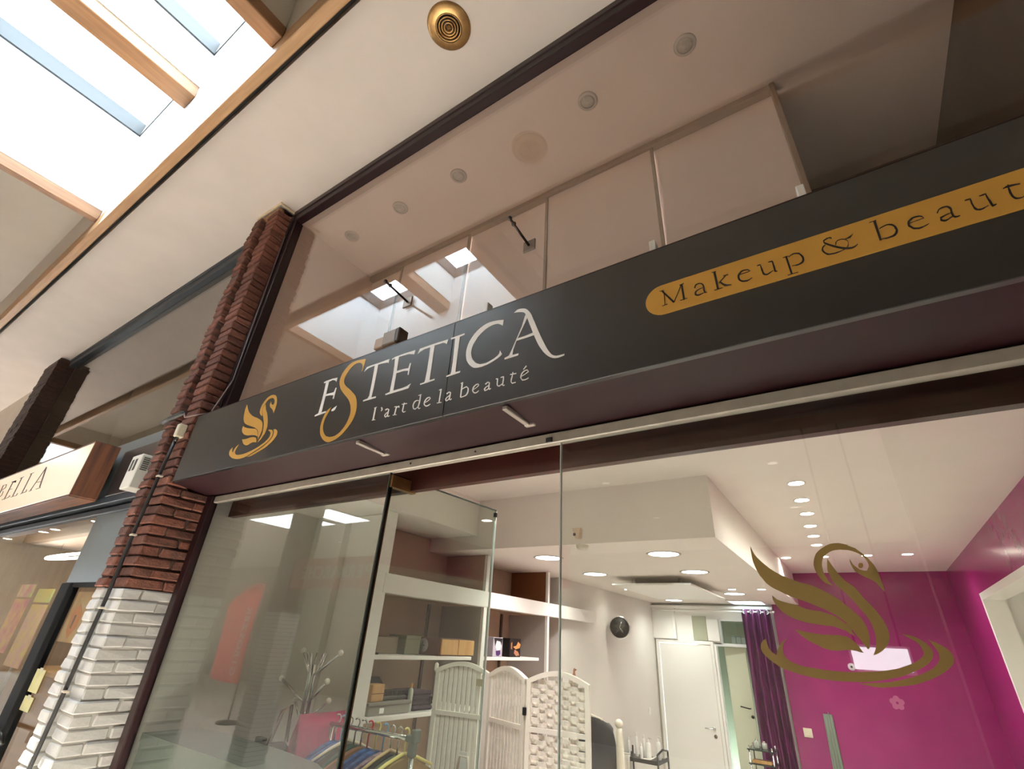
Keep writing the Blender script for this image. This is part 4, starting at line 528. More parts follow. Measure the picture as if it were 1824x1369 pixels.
# ================================================================ INTERIOR LIGHTS
LAMP_BIG, LAMP_SPOT = 30.0, 21.0
def downlight_mesh(x, y, z, r, t, glow, deep):
    part('trim_ring', MB().lathe([(r, z-.004), (r*1.10, z-.005), (r*1.16, z), (r, z+.002), (r, z-.004)], (x, y, 0), 28), M('lamp_ring', 'B8B2A6', 0.35, 0.4), t)
    part('lens', MB().lathe([(0.0001, z-.002), (r, z-.003), (r, z+.001), (0.0001, z+.001)], (x, y, 0), 24), glow, t)
GLOW_BIG = M('lamp_glow_cool', 'FFFFFF', 0.4, emit=(0.93, 0.97, 1.0), estr=5.0)
GLOW = M('lamp_glow_warm', 'FFFFFF', 0.4, emit=(1.0, 0.90, 0.74), estr=30.0)
def lamp(x, y, z, power, parent, size=2.7, blend=0.9, soft=0.05):
    d = bpy.data.lights.new('lamp_light', 'SPOT'); d.energy = power; d.color = LAMP_TONE; d.spot_size = size; d.spot_blend = blend
    d.shadow_soft_size = soft
    o = bpy.data.objects.new('lamp_light', d); COL.objects.link(o); o.parent = parent; o.location = Vector((x, y, z)) - world_loc(parent)
bigs = [(-2.243, 3.973, 'front left'), (-1.199, 3.993, 'front right'), (-2.278, 5.061, 'left, behind the first'), (-1.227, 5.026, 'right, beside the floating panel'),
        (-1.255, 7.019, 'right, behind the floating panel'), (-2.308, 8.0, 'left, by the rear wall')]
for x, y, w in bigs:
    t = thing('downlight', (x, y, 2.677), 'large round lit downlight in the dropped ceiling, ' + w, 'downlight', 'large downlights in the dropped ceiling')
    downlight_mesh(x, y, 2.677, 0.118, t, GLOW_BIG, 0); lamp(x, y, 2.665, LAMP_BIG, t)
for i, x in enumerate((-2.472, -1.84, -1.183, -0.865)):
    t = thing('spot_lamp', (x, 6.51, 2.677), 'small lit spot in the dropped ceiling, number %s of the row above the floating panel' % ('one', 'two', 'three', 'four')[i], 'spotlight', 'small spots in the dropped ceiling')
    downlight_mesh(x, 6.51, 2.677, 0.04, t, GLOW, 0)
    lamp(x, 6.51, 2.668, 8.0, t)
rows = [(-0.166, 3.855), (-0.175, 4.335), (-0.18, 4.8), (-0.195, 5.302), (-0.205, 5.79), (-0.211, 6.291)]
ordw = ['nearest the window', 'second from the window', 'third from the window', 'fourth from the window', 'fifth from the window', 'sixth from the window']
for i, (x, y) in enumerate(rows):
    t = thing('spot_lamp', (x, y, 3.10), 'lit round spot in the long row of the raised ceiling, ' + ordw[i], 'spotlight', 'row of spots in the raised ceiling')
    downlight_mesh(x, y, 3.10, 0.05, t, GLOW, 0); lamp(x, y, 3.088, LAMP_SPOT, t)
for x, w in ((-0.60, 'beside the dropped ceiling'), (-0.197, 'behind the swan neck'), (0.234, 'behind the swan head'), (0.611, 'nearest the magenta right wall')):
    t = thing('spot_lamp', (x, 7.08, 3.10), 'lit round spot in the cross row before the magenta wall, ' + w, 'spotlight', 'cross row of spots before the magenta wall')
    downlight_mesh(x, 7.08, 3.10, 0.05, t, GLOW, 0); lamp(x, 7.08, 3.088, LAMP_SPOT, t)
for i, (x, y) in enumerate(((-1.7, 2.2), (-1.0, 2.2), (-0.3, 2.2), (0.5, 2.2))):  # unseen fill spots, added to brighten the front of the shop
    t = thing('spot_lamp', (x, y, 3.10), 'added fill spot in the raised ceiling close behind the shop window, ' + ('first from the left', 'second from the left', 'third from the left', 'fourth from the left')[i], 'spotlight', 'added fill spots behind the shop window')
    downlight_mesh(x, y, 3.10, 0.05, t, GLOW, 0); lamp(x, y, 3.088, 38.0, t, 1.9)
t = thing('ceiling_panel_heater', (-1.77, 6.05, 2.60), 'white square panel hanging just below the dropped ceiling', 'ceiling panel')
part('plate', MB().bbox(-2.17, -1.33, 5.25, 6.80, 2.585, 2.605, .004), WHITEP, t)
for hx_, hy_ in ((-2.0, 5.5), (-1.5, 5.5), (-2.0, 6.6), (-1.5, 6.6)): part('spacer', MB().tube([(hx_, hy_, 2.60), (hx_, hy_, 2.68)], 0.015, 8), ALU, t)
t = thing('ceiling_light', (-1.3, 8.15, 2.677), 'bright bluish-white light panel in the dropped ceiling above the purple curtain', 'light panel')
part('diffuser', MB().box(-1.52, -1.10, 7.92, 8.42, 2.668, 2.676), M('panel_glow', 'FFFFFF', 0.4, emit=(0.75, 0.9, 1.0), estr=3.0), t)
part('frame', MB().bbox(-1.55, -1.52, 7.89, 8.45, 2.664, 2.677, .002).bbox(-1.10, -1.07, 7.89, 8.45, 2.664, 2.677, .002).bbox(-1.52, -1.10, 7.89, 7.92, 2.664, 2.677, .002).bbox(-1.52, -1.10, 8.42, 8.45, 2.664, 2.677, .002), WHITEP, t)

# ================================================================ SHELF UNIT ON THE LEFT WALL
su = thing('shelf_unit', (-2.95, 4.0, 0), 'tall white shelf unit with a deep cross beam along the left wall', 'shelving')
def upright(y0, y1, z1):
    part('upright', MB().bbox(-2.755, -2.725, y0, y1, 0, z1, .002), WHITE, su)
upright(2.42, 2.53, 2.79); upright(3.70, 3.75, 2.676); upright(4.83, 4.87, 2.676)
GREYP = M('grey_side_panel', 'A39A94', 0.5, vary=0.03, scale=3)
part('side_panel', MB().bbox(-3.21, -2.755, 2.5, 2.53, 0, 2.79, .002), WHITE, su)
part('side_panel', MB().bbox(-3.21, -2.755, 3.70, 3.72, 0, 2.24, .002), GREYP, su); part('side_panel', MB().bbox(-3.21, -2.755, 3.70, 3.72, 2.368, 2.676, .002), BROWNB, su)
part('side_panel', MB().bbox(-3.21, -2.755, 4.84, 4.86, 0, 2.24, .002), GREYP, su); part('side_panel', MB().bbox(-3.21, -2.755, 4.84, 4.86, 2.368, 2.676, .002), M('brown_side_panel', '7E4E2E', 0.55), su)
part('beam', MB().bbox(-2.80, -2.72, 2.50, 6.05, 2.24, 2.368, .003), WHITE, su)
part('beam_board', MB().bbox(-3.21, -2.79, 2.53, 5.3, 2.26, 2.285, .002), M('beam_board_wood', 'B89A78', 0.6), su)
for y0, y1 in ((2.53, 3.60), (3.75, 4.70)):
    part('shelf', MB().bbox(-3.20, -2.74, y0, y1, 1.835, 1.86, .003), WHITE, su)
part('shelf', MB().bbox(-3.20, -2.74, 2.53, 3.70, 1.485, 1.512, .003), WHITE, su)
part('shelf', MB().bbox(-3.20, -2.74, 3.75, 4.83, 1.485, 1.512, .003), WHITE, su)
part('back_strip', MB().bbox(-3.205, -3.19, 3.50, 3.53, 0, 2.24, .002).bbox(-3.205, -3.19, 4.66, 4.69, 0, 2.24, .002), M('dark_strip', '4A3A32', 0.6), su)

# things on the shelves
OAK = wood('pale_oak', 'B98A4E', 'CBA066', 'z'); WAL = wood('walnut_case', '5E3626', '6E4330', 'y')
t = thing('wooden_chest', (-2.95, 3.42, 1.86), 'small wooden chest with two pale oak doors and a round dial on its end', 'chest')
part('case', MB().bbox(-3.06, -2.765, 3.21, 3.65, 1.86, 1.982, .004), WAL, t)
for a, b in ((3.225, 3.43), (3.436, 3.64)): part('door', MB().bbox(-2.768, -2.752, a, b, 1.868, 1.975, .003), OAK, t)
dl = part('dial', MB().lathe([(0.0001, 3.20), (0.046, 3.203), (0.05, 3.212)], (-2.93, 0, 1.925), 24, 'y'), M('dial_face', 'A9A6A8', 0.4), t)
part('hand', MB().bbox(-2.932, -2.927, 3.196, 3.20, 1.925, 1.955, .001).bbox(-2.93, -2.905, 3.196, 3.20, 1.922, 1.928, .001), BLACKP, dl)
def print_box(y0, y1, label, base, blobs):
    t = thing('gift_box', (-2.85, (y0+y1)/2, 1.86), label, 'box')
    part('carton', MB().bbox(-2.92, -2.79, y0, y1, 1.86, 2.015, .003), M(base[0], base[1], 0.45), t)
    for nm, col, pts in blobs:
        part('printed_shape', MB().prism([(y0+(y1-y0)*u, 1.862+0.15*v) for u, v in pts], lambda u, v, d: (-2.7885-d, u, v), 0.0012), M(nm, col, 0.5), t)
print_box(3.97, 4.12, 'upright carton with a pale face print and purple patch on the shelf', ('print_grey', 'B9B6BE'),
          [('print_black', '1D1A1C', [(.05,.98),(.95,.98),(.9,.6),(.75,.8),(.35,.85),(.2,.55)]), ('print_white', 'E4E2E4', [(.3,.82),(.7,.78),(.85,.55),(.75,.35),(.4,.32),(.22,.5)]),
           ('print_purple', '4A2A66', [(.3,.3),(.75,.34),(.8,.15),(.6,.03),(.35,.08)])])
print_box(4.24, 4.43, 'upright black carton with an orange abstract print on the shelf', ('print_dark', '17120F'),
          [('print_orange', 'D99A5A', [(.75,.85),(.98,.7),(.9,.5),(.55,.42),(.3,.55),(.6,.62)]), ('print_tan', 'B98062', [(.45,.4),(.75,.3),(.9,.1),(.6,.05),(.4,.2)]), ('print_tan2', 'A8764E', [(.1,.75),(.2,.8),(.22,.4),(.1,.45)])])
sh = 1.512
t = thing('storage_box', (-2.9, 2.78, sh), 'grey lidded storage box with a white label on the lower shelf', 'box')
part('body', MB().bbox(-3.02, -2.78, 2.60, 2.98, sh, sh+.055, .004), M('grey_card', '8E8B82', 0.6), t)
part('lid', MB().bbox(-3.03, -2.77, 2.59, 2.99, sh+.055, sh+.075, .004), M('grey_card_lid', '7E7A70', 0.6), t)
part('label', MB().bbox(-2.7805, -2.7785, 2.70, 2.74, sh+.012, sh+.042, .0005), WHITEVINYL, t)
t = thing('wooden_block', (-2.84, 2.70, sh+.076), 'small pale wooden box standing on the grey storage box', 'box')
part('body', MB().bbox(-2.88, -2.80, 2.63, 2.74, sh+.0755, sh+.175, .004), OAK, t); part('lid_line', MB().bbox(-2.801, -2.7985, 2.63, 2.74, sh+.12, sh+.124, .0004), WAL, t)
t = thing('black_tray', (-2.90, 2.88, sh+.076), 'low black ribbed tray on top of the grey storage box', 'tray')
part('body', MB().bbox(-2.95, -2.82, 2.76, 2.98, sh+.0755, sh+.10, .006), BLACKP, t)
for k in range(9): part('rib', MB().bbox(-2.94, -2.83, 2.775+k*.023, 2.783+k*.023, sh+.10, sh+.128, .002), BLACKP, t)
t = thing('folded_throw', (-2.95, 3.15, sh), 'dark purple folded fabric at the end of the lower shelf', 'textile')
b = MB()
for k in range(4): b.bbox(-3.08+.01*k, -2.80-.005*k, 3.04, 3.26, sh+.03*k, sh+.029+.03*k, .012)
part('folds', b, M('purple_fabric', '2A1228', 0.9), t)
t = thing('teal_case', (-3.08, 2.85, sh), 'dark grey-green soft case standing behind the storage box', 'case')
part('body', MB().bbox(-3.19, -3.06, 2.60, 3.02, sh, sh+.19, .05), M('case_cloth', '3F4A46', 0.8), t); part('strap', MB().bbox(-3.06, -3.052, 2.68, 2.94, sh+.11, sh+.13, .003), BLACKP, t)
def bottle(x, y, z, h, r, label, mat, cap, pump=False, group=None, cat='bottle', name='bottle'):
    t = thing(name, (x, y, z), label, cat, group)
    part('body', MB().lathe([(0.0001, z), (r*.95, z), (r, z+.006), (r, z+h*.72), (r*.8, z+h*.8), (r*.42, z+h*.84), (r*.42, z+h*.88), (0.0001, z+h*.88)], (x, y, 0), 16), mat, t)
    if pump:
        part('pump', MB().lathe([(0.0001, z+h*1.04), (r*.2, z+h*1.04), (r*.2, z+h*.9), (r*.5, z+h*.9), (r*.5, z+h*.85)], (x, y, 0), 12).tube([(x, y, z+h*1.03), (x+r*1.3, y-.005, z+h*1.03), (x+r*1.5, y-.005, z+h*.99)], r*.16, 6), cap, t)
    else: part('cap', MB().lathe([(0.0001, z+h), (r*.5, z+h), (r*.52, z+h*.84)], (x, y, 0), 14), cap, t)
    return t
bottle(-2.83, 3.03, sh, 0.17, 0.018, 'small clear bottle with orange cap on the lower shelf', M('clear_plastic', 'BFC3B4', 0.2), M('orange_cap', 'D79A4E', 0.4))
t = thing('ornament', (-2.88, 2.60, 1.86), 'brown leaf-shaped ornament on a dark base at the near end of the shelf', 'ornament')
part('base', MB().bbox(-2.93, -2.83, 2.55, 2.66, 1.86, 1.872, .003), BLACKP, t)
part('leaf', MB().prism([(2.56, 1.872), (2.60, 1.872), (2.64, 1.92), (2.655, 1.97), (2.63, 1.965), (2.58, 1.93), (2.555, 1.90)], lambda u, v, d: (-2.88+d, u, v), 0.02), M('ornament_brown', '6E5E48', 0.6), t)
t = thing('brown_box', (-3.0, 2.80, 1.86), 'dull brown carton behind the ornament on the shelf', 'box')
part('body', MB().bbox(-3.1, -2.95, 2.74, 2.95, 1.86, 1.97, .004), M('brown_card', '8B7B67', 0.7), t); part('flap', MB().bbox(-3.1, -2.95, 2.74, 2.95, 1.97, 1.976, .002), M('brown_card_b', '7B6B57', 0.7), t)
t = thing('green_box', (-2.98, 3.06, 1.86), 'olive green carton beside the wooden chest on the shelf', 'box')
part('body', MB().bbox(-3.08, -2.9, 2.98, 3.14, 1.86, 1.985, .004), M('olive_card', '77775C', 0.7), t); part('lid', MB().bbox(-3.083, -2.897, 2.977, 3.143, 1.96, 1.988, .003), M('olive_card_b', '6C6C52', 0.7), t)

# ================================================================ FOLDING SCREEN
SCRW = M('screen_white', 'E9E4DA', 0.45, vary=0.03, scale=8); WEAVE = M('woven_strip', 'EFEAE0', 0.6, vary=0.05, scale=30)
scr = thing('folding_screen', (-1.95, 2.92, 0), 'white three-panel folding screen of woven strips with arched tops', 'folding screen')
def screen_panel(p0, p1, style):
    a = Vector((p0[0], p0[1], 0)); bb = Vector((p1[0], p1[1], 0)); d = (bb-a); Lw = d.length; d.normalize(); n = Vector((d.y, -d.x, 0))
    def P(u, w, z): q = a + d*u + n*w; return (q.x, q.y, z)
    ztop = lambda u: 1.785 + 0.055*math.sin(math.pi*max(0, min(1, u/Lw)))
    pn = part('panel_frame', MB(), SCRW, scr) if False else None
    fb = MB()
    def bar(u0, u1, z0, z1, th=.014):
        fb.add([P(u0,-th,z0),P(u1,-th,z0),P(u1,th,z0),P(u0,th,z0),P(u0,-th,z1),P(u1,-th,z1),P(u1,th,z1),P(u0,th,z1)], [(0,3,2,1),(4,5,6,7),(0,1,5,4),(1,2,6,5),(2,3,7,6),(3,0,4,7)])
    bar(0.004, 0.030, 0.02, 1.795); bar(Lw-.030, Lw-.004, 0.02, 1.795); bar(.03, Lw-.03, 1.545, 1.568, .011); bar(.03, Lw-.03, 0.9, 0.923, .011); bar(.03, Lw-.03, 0.10, 0.13, .011)
    N_ = 16
    for i in range(N_):
        u0, u1 = .004+(Lw-.008)*i/N_, .004+(Lw-.008)*(i+1)/N_
        z0, z1 = ztop(u0), ztop(u1); th = .016
        fb.add([P(u0,-th,z0-.012),P(u1,-th,z1-.012),P(u1,th,z1-.012),P(u0,th,z0-.012),P(u0,-th,z0+.014),P(u1,-th,z1+.014),P(u1,th,z1+.014),P(u0,th,z0+.014)],
               [(0,3,2,1),(4,5,6,7),(0,1,5,4),(1,2,6,5),(2,3,7,6),(3,0,4,7)])
    fo = part('panel_frame', fb, SCRW, scr)
    wb_ = MB()
    if style == 'slat':
        nS = 10; sw = (Lw-.06)/nS
        for k in range(nS):
            uc = .03 + sw*(k+.5); zt = ztop(uc)-.014
            for z0, z1 in ((1.57, zt), (0.925, 1.543)):
                zz = z0; j = 0
                while zz < z1-.004:
                    ze = min(z1, zz+.05); w = .005 + .0015*math.sin(3.1*j+k)
                    wb_.add([P(uc-sw*.41, w*.4-.003, zz), P(uc-sw*.41, w*.4-.003, ze), P(uc, w-.004, ze), P(uc, w-.004, zz), P(uc+sw*.41, w*.4-.003, ze), P(uc+sw*.41, w*.4-.003, zz)], [(0,1,2,3), (3,2,4,5)])
                    zz = ze; j += 1
    else:
        nS = 7; sw = (Lw-.06)/nS; rh = .0235
        for z0, zlim in ((1.57, None), (0.925, 1.543)):
            r = 0; zz = z0
            while True:
                zt = ztop(Lw/2)-.014 if zlim is None else zlim
                if zz + rh > zt: break
                for k in range(nS):
                    uc = .03+sw*(k+.5)
                    if zlim is None and zz + rh > ztop(uc)-.014: continue
                    s_ = 1 if (r+k) % 2 else -1
                    vs = []
                    for q in range(5):
                        t_ = q/4; u = uc - sw*.62 + sw*1.24*t_; w = s_*(.012*math.sin(math.pi*t_)-.003)
                        u = max(.028, min(Lw-.028, u)); vs += [P(u, w, zz+.002), P(u, w+.003*s_, zz+rh*.98)]
                    wb_.add(vs, [(2*q, 2*q+2, 2*q+3, 2*q+1) for q in range(4)])
                zz += rh; r += 1
            nV = nS+1
            for k in range(nV):
                uc = .03+sw*k; zt = (ztop(uc)-.012) if zlim is None else zlim
                wb_.add([P(uc-.004,-.003,z0),P(uc+.004,-.003,z0),P(uc+.004,-.003,zt),P(uc-.004,-.003,zt)], [(0,1,2,3)])
    part('woven_infill', wb_, WEAVE, fo, kind='stuff', solid=0.003)
    return P, Lw
ptsS = [(-2.497, 2.90), (-2.10, 2.98), (-1.745, 2.86), (-1.36, 2.92)]
Pa, La = screen_panel(ptsS[0], ptsS[1], 'slat'); Pb, Lb = screen_panel(ptsS[1], ptsS[2], 'slat'); Pc, Lc = screen_panel(ptsS[2], ptsS[3], 'weave')
part('hinge', MB().bbox(-1.757, -1.733, 2.835, 2.848, 1.62, 1.66, .003), BLACKM, scr); part('hinge', MB().bbox(-2.517, -2.497, 2.875, 2.89, 1.60, 1.64, .003), BLACKM, scr)
part('left_post_top', MB().bbox(-2.515, -2.488, 2.885, 2.915, 1.78, 1.835, .01), SCRW, scr)
pa = Pa(La*.66, .02, 0); part('price_tag', MB().bbox(pa[0]-.032, pa[0]+.032, pa[1]-.004, pa[1]-.001, 1.27, 1.375, .001), WHITEVINYL, scr, 'white price tag')
pb_ = Pa(La*.84, .022, 0); part('maker_label', MB().bbox(pb_[0]-.025, pb_[0]+.03, pb_[1]-.004, pb_[1]-.001, 1.725, 1.765, .001), M('paper_label', 'A89C7E', 0.6), scr)

# ================================================================ CLOTHES RAIL AND GARMENTS
cr = thing('clothes_rail', (-2.35, 2.3, 0), 'chrome clothes rail crowded with garments behind the glass door', 'clothes rail')
part('bar', MB().tube([(-2.75, 2.3, 1.505), (-2.08, 2.3, 1.515)], 0.012, 10), CHROME, cr)
part('post', MB().tube([(-2.085, 2.3, 0.05), (-2.085, 2.3, 1.50)], 0.014, 10), CHROME, cr); part('post', MB().tube([(-2.74, 2.3, 0.05), (-2.74, 2.3, 1.49)], 0.014, 10), CHROME, cr)
part('end_fitting', MB().bbox(-2.105, -2.065, 2.28, 2.32, 1.44, 1.53, .006).bbox(-2.085, -2.055, 2.275, 2.325, 1.50, 1.56, .006).bbox(-2.135, -2.10, 2.285, 2.315, 1.50, 1.53, .005), M('grey_plastic', '5E635F', 0.5), cr)
part('foot', MB().bbox(-2.11, -2.06, 2.05, 2.55, 0.0, 0.05, .01), BLACKP, cr); part('foot', MB().bbox(-2.765, -2.715, 2.05, 2.55, 0.0, 0.05, .01), BLACKP, cr)
def garment(x, label, fab, hook, slant=0.0, width=0.23, drop=0.6, hang=True, wooden=None, group='garments on the chrome rail'):
    zc = 1.43
    t = thing('hanging_garment', (x, 2.3, zc-drop), label, 'garment', group)
    hk = [(x, 2.3, zc-.005), (x, 2.3, 1.49)] + [(x+.0, 2.3+.022*math.sin(a), 1.512+.022*(1-math.cos(a))-.0) for a in [math.pi*.15*i for i in range(1, 9)]]
    part('hook', MB().tube(hk, 0.005, 6), hook, t)
    rnd = random.Random(int(x*1000))
    prof = []
    for i in range(13):
        v = i/12
        prof.append(v)
    def surf(u, v):
        s = 2*u-1; dropz = v*drop
        sh_ = (abs(s)**1.4)*.075
        hw = width*(1-.12*v+.05*math.sin(6*v))
        y = 2.3 + s*hw; z = zc - sh_ - dropz*(0.97+.03*math.cos(5*s))
        th = (.018+.008*v)*math.cos(s*1.35)
        xx = x + slant*dropz + .012*math.sin(7*s+x*30)*v
        return (xx, y, z, th)
    b = MB()
    b.grid(lambda u, v: (surf(u, v)[0]+surf(u, v)[3], surf(u, v)[1], surf(u, v)[2]), 14, 10)
    b.grid(lambda u, v: (surf(u, v)[0]-surf(u, v)[3], surf(u, v)[1], surf(u, v)[2]), 14, 10)
    b.grid(lambda u, v: (surf(u, 0)[0]+surf(u, 0)[3]*(1-2*v), surf(u, 0)[1], surf(u, 0)[2]+.004*math.sin(math.pi*v)), 14, 2)
    part('cloth', b, fab, t)
    if wooden is not None:
        part('hanger', MB().tube([(x, 2.3-width*1.03, zc-.055), (x, 2.3-width*.5, zc-.012), (x, 2.3, zc+.018), (x, 2.3+width*.5, zc-.012), (x, 2.3+width*1.03, zc-.055)], [.007, .009, .009, .009, .007], 8), wooden, t)
    return t
BLUESW = M('blue_swirl_fabric', '0C2C66', 0.7, color2='2C62A6', scale=28); BLACKF = M('black_fabric', '121214', 0.9); GREENF = M('dark_green_fabric', '123A30', 0.9)
MAGF = M('magenta_fabric', 'A00C50', 0.8, vary=0.1, scale=20); TANF = M('tan_fabric', '86693E', 0.85, vary=0.1, scale=20); PLAID = M('plum_check_fabric', '4A2A3A', 0.9, color2='8A7484', scale=40)
BRNF = M('brown_fabric', '7A4A24', 0.8, vary=0.1, scale=10); REDP = M('red_plastic', 'C4202A', 0.35); YELP = M('yellow_plastic', 'D9CC78', 0.4); BLUP = M('blue_plastic', '7FB2D9', 0.4)
WHAN = wood('hanger_wood', 'B99A68', 'C9AC7E', 'y'); CREAM = M('cream_hanger', 'D6CDB4', 0.4); OLIVE = M('olive_fabric', '3F4438', 0.9)
gl = [(-2.70, 'blue swirl-print garment next to the magenta towel', BLUESW, CHROME, None), (-2.645, 'second blue swirl-print garment from the coat stand', BLUESW, BLUP, None),
      (-2.59, 'black garment on a pale wooden hanger', BLACKF, CHROME, CREAM), (-2.53, 'dark green garment left of the door glass', GREENF, CHROME, None),
      (-2.475, 'brown garment on a wooden hanger in the middle of the rail', BRNF, CHROME, None), (-2.42, 'dark blue garment on a thick red hook', BLUESW, REDP, None),
      (-2.36, 'blue swirl-print garment on a yellow hook', BLUESW, YELP, None), (-2.30, 'plum checked garment on a pale blue hook', PLAID, BLUP, None),
      (-2.245, 'black garment near the free end of the rail', BLACKF, CHROME, WHAN), (-2.19, 'olive garment on a wooden hanger near the rail end', OLIVE, CHROME, None), (-2.14, 'tan garment last before the rail end, on a yellow hook', TANF, YELP, YELP)]
for x, lab, f, h, wd in gl: garment(x, lab, f, h, 0.0, 0.21 + .02*math.sin(x*40), 0.62, wooden=wd)
t = thing('magenta_towel', (-2.77, 2.2, 0.95), 'bright magenta towel draped over the left end of the rail', 'towel')
def tw(u, v):
    y = 2.08 + .34*u; z = 1.555 - abs(v-.5)*2*.55; x = -2.775 + (.035 if v > .5 else -.035)*min(1, abs(v-.5)*8) + .01*math.sin(9*u+3*v)
    return (x, y, z)
part('cloth', MB().grid(tw, 10, 16), MAGF, t, solid=0.012)
t = thing('red_bag', (-2.02, 2.72, 1.12), 'red patterned bag beside the folding screen', 'bag')
part('body', MB().bbox(-2.14, -1.98, 2.62, 2.80, 1.12, 1.33, .04), M('red_print', 'A8202E', 0.6, color2='2A2420', scale=22), t)
part('handle', MB().tube([(-2.10, 2.71, 1.32), (-2.09, 2.71, 1.40), (-2.03, 2.71, 1.40), (-2.02, 2.71, 1.32)], .008, 6), M('bag_white', 'DDD6CC', 0.6), t)
t = thing('stool_pedestal', (-2.06, 2.71, 0.0), 'plain white pedestal carrying the red bag', 'pedestal')
part('column', MB().bbox(-2.14, -1.98, 2.63, 2.79, 0.0, 1.10, .006), WHITE, t); part('top', MB().bbox(-2.15, -1.97, 2.615, 2.805, 1.10, 1.12, .004), WHITE, t)
# coat stand
cs = thing('coat_stand', (-2.86, 2.18, 0), 'chrome coat stand with curved arms and white ball tips', 'coat stand')
part('pole', MB().tube([(-2.86, 2.18, 0.02), (-2.86, 2.18, 1.80)], 0.016, 10), CHROME, cs)
for k in range(5):
    a = k*1.257; part('stem', MB().tube([(-2.86+.02*math.cos(a), 2.18+.02*math.sin(a), 1.45), (-2.86+.022*math.cos(a), 2.18+.022*math.sin(a), 1.74), (-2.86+.06*math.cos(a), 2.18+.06*math.sin(a), 1.86)], .006, 6), CHROME, cs)
for (ex, ey, ez), z0 in (((-3.13, 2.16, 1.705), 1.60), ((-2.62, 2.16, 1.875), 1.74), ((-2.69, 2.16, 1.725), 1.60), ((-2.95, 2.14, 1.87), 1.72), ((-2.74, 2.24, 1.62), 1.52), ((-3.0, 2.2, 1.60), 1.50)):
    arm = part('arm', MB().tube([(-2.86, 2.18, z0), ((-2.86*.65+ex*.35), (2.18*.65+ey*.35), z0*.6+ez*.4-.012), (ex, ey, ez)], .008, 8), CHROME, cs)
    part('ball_tip', MB().ball((ex, ey, ez), .017), M('ball_white', 'DAD6C8', 0.4), arm)
part('foot', MB().lathe([(0.0001, 0), (.18, 0), (.18, .015), (.03, .03), (0.0001, .03)], (-2.86, 2.18, 0), 24), CHROME, cs)
t = thing('black_bag', (-2.98, 2.13, 1.30), 'black shoulder bag hanging from the coat stand', 'bag')
part('body', MB().bbox(-3.03, -2.93, 2.05, 2.20, 1.18, 1.40, .03), BLACKF, t)
part('strap', MB().tube([(-2.99, 2.08, 1.39), (-2.985, 2.12, 1.55), (-2.98, 2.17, 1.58), (-2.97, 2.18, 1.40)], .010, 6), M('bag_brown', '5A3A24', 0.7), t)
part('buckle', MB().bbox(-3.10, -3.02, 2.06, 2.09, 1.385, 1.42, .004), BLACKP, t)
# display counter
t = thing('display_counter', (-2.86, 1.8, 0), 'smooth grey-green display counter inside the left shop window', 'counter')
COUNTER = M('counter_lacquer', '5E665E', 0.28, vary=0.03, scale=3)
pl = [(-3.54, 1.64), (-2.2, 1.64), (-2.2, 1.86), (-2.35, 1.93), (-2.7, 1.97), (-3.2, 1.985), (-3.54, 1.96)]
part('top', MB().prism(pl, lambda u, v, d: (u, v, 1.42-d), 0.04), COUNTER, t)
part('body', MB().prism([(a*.985-.04, b) for a, b in pl], lambda u, v, d: (u, v, 1.38-d), 1.38), COUNTER, t)

# ================================================================ CLOCK, SWITCHES, SMALL WALL THINGS
t = thing('wall_clock', (-2.66, 6.65, 2.08), 'round black wall clock with thin silver rim and star pattern', 'clock')
CQ = Matrix.Rotation(0.42, 4, 'Z'); CC = Vector((-2.665, 6.65, 2.226))
def clk(mb):
    mb.v = [tuple(CC + CQ @ Vector(p)) for p in mb.v]; return mb
part('rim', clk(MB().lathe([(0.122, -.028), (0.136, -.03), (0.138, .02), (0.0001, .02)], (0, 0, 0), 40, 'y')), CHROME, t)
fc = part('face', clk(MB().lathe([(0.0001, -.024), (0.124, -.024), (0.124, .01)], (0, 0, 0), 40, 'y')), M('clock_face', '121212', 0.6), t)
star = []
for k in range(10):
    r = .085 if k % 2 == 0 else .038; a = math.pi/2 + k*math.pi/5; star.append((r*math.cos(a), r*math.sin(a)))
part('star', clk(MB().prism(star, lambda u, v, d: (u, -.0255-d, v), .001)), M('clock_star', '3A3A36', 0.4), fc)
for a, l, w in ((1.15, .075, .003), (-.9, .068, .0025)):
    part('hand', clk(MB().tube([(0, -.028, 0), (l*math.cos(a), -.028, l*math.sin(a))], w, 6)), CHROME, fc)
part('bracket', MB().tube([(-2.665, 6.66, 2.226), (-2.83, 6.72, 2.226)], .012, 8), BLACKM, t)
def switch(axis, c, label):
    t = thing('light_switch', c, label, 'switch')
    x, y, z = c
    if axis == 'x':
        part('plate', MB().bbox(x, x+.008, y-.042, y+.042, z-.042, z+.042, .003), WHITEP, t); part('rocker', MB().bbox(x+.008, x+.013, y-.028, y+.028, z-.028, z+.028, .002), WHITEP, t)
    else:
        part('plate', MB().bbox(x-.05, x+.05, y-.008, y, z-.05, z+.05, .003), M('switch_cream', 'D9D3BC', 0.4), t); part('rocker', MB().bbox(x-.032, x+.032, y-.013, y-.008, z-.032, z+.032, .002), M('switch_cream', 'D9D3BC', 0.4), t)
switch('x', (-2.83, 8.068, 1.208), 'white light switch on the pale wall beside the rear door')
switch('y', (-0.879, 8.50, 1.157), 'cream light switch on the magenta rear wall beside the curtain')
t = thing('bird_ornament', (-2.79, 5.56, 1.64), 'small terracotta bird ornament fixed to the pale left wall', 'ornament')
def bx_(pts): return [(-2.825+(u-5.60)*.75, v) for u, v in pts]
part('body', MB().prism(bx_([(5.60, 1.65), (5.63, 1.635), (5.66, 1.65), (5.675, 1.69), (5.665, 1.73), (5.68, 1.745), (5.66, 1.765), (5.648, 1.75), (5.645, 1.71), (5.61, 1.69)]), lambda u, v, d: (u, 5.55+d, v), .02), M('terracotta', 'A86E52', 0.7), t)
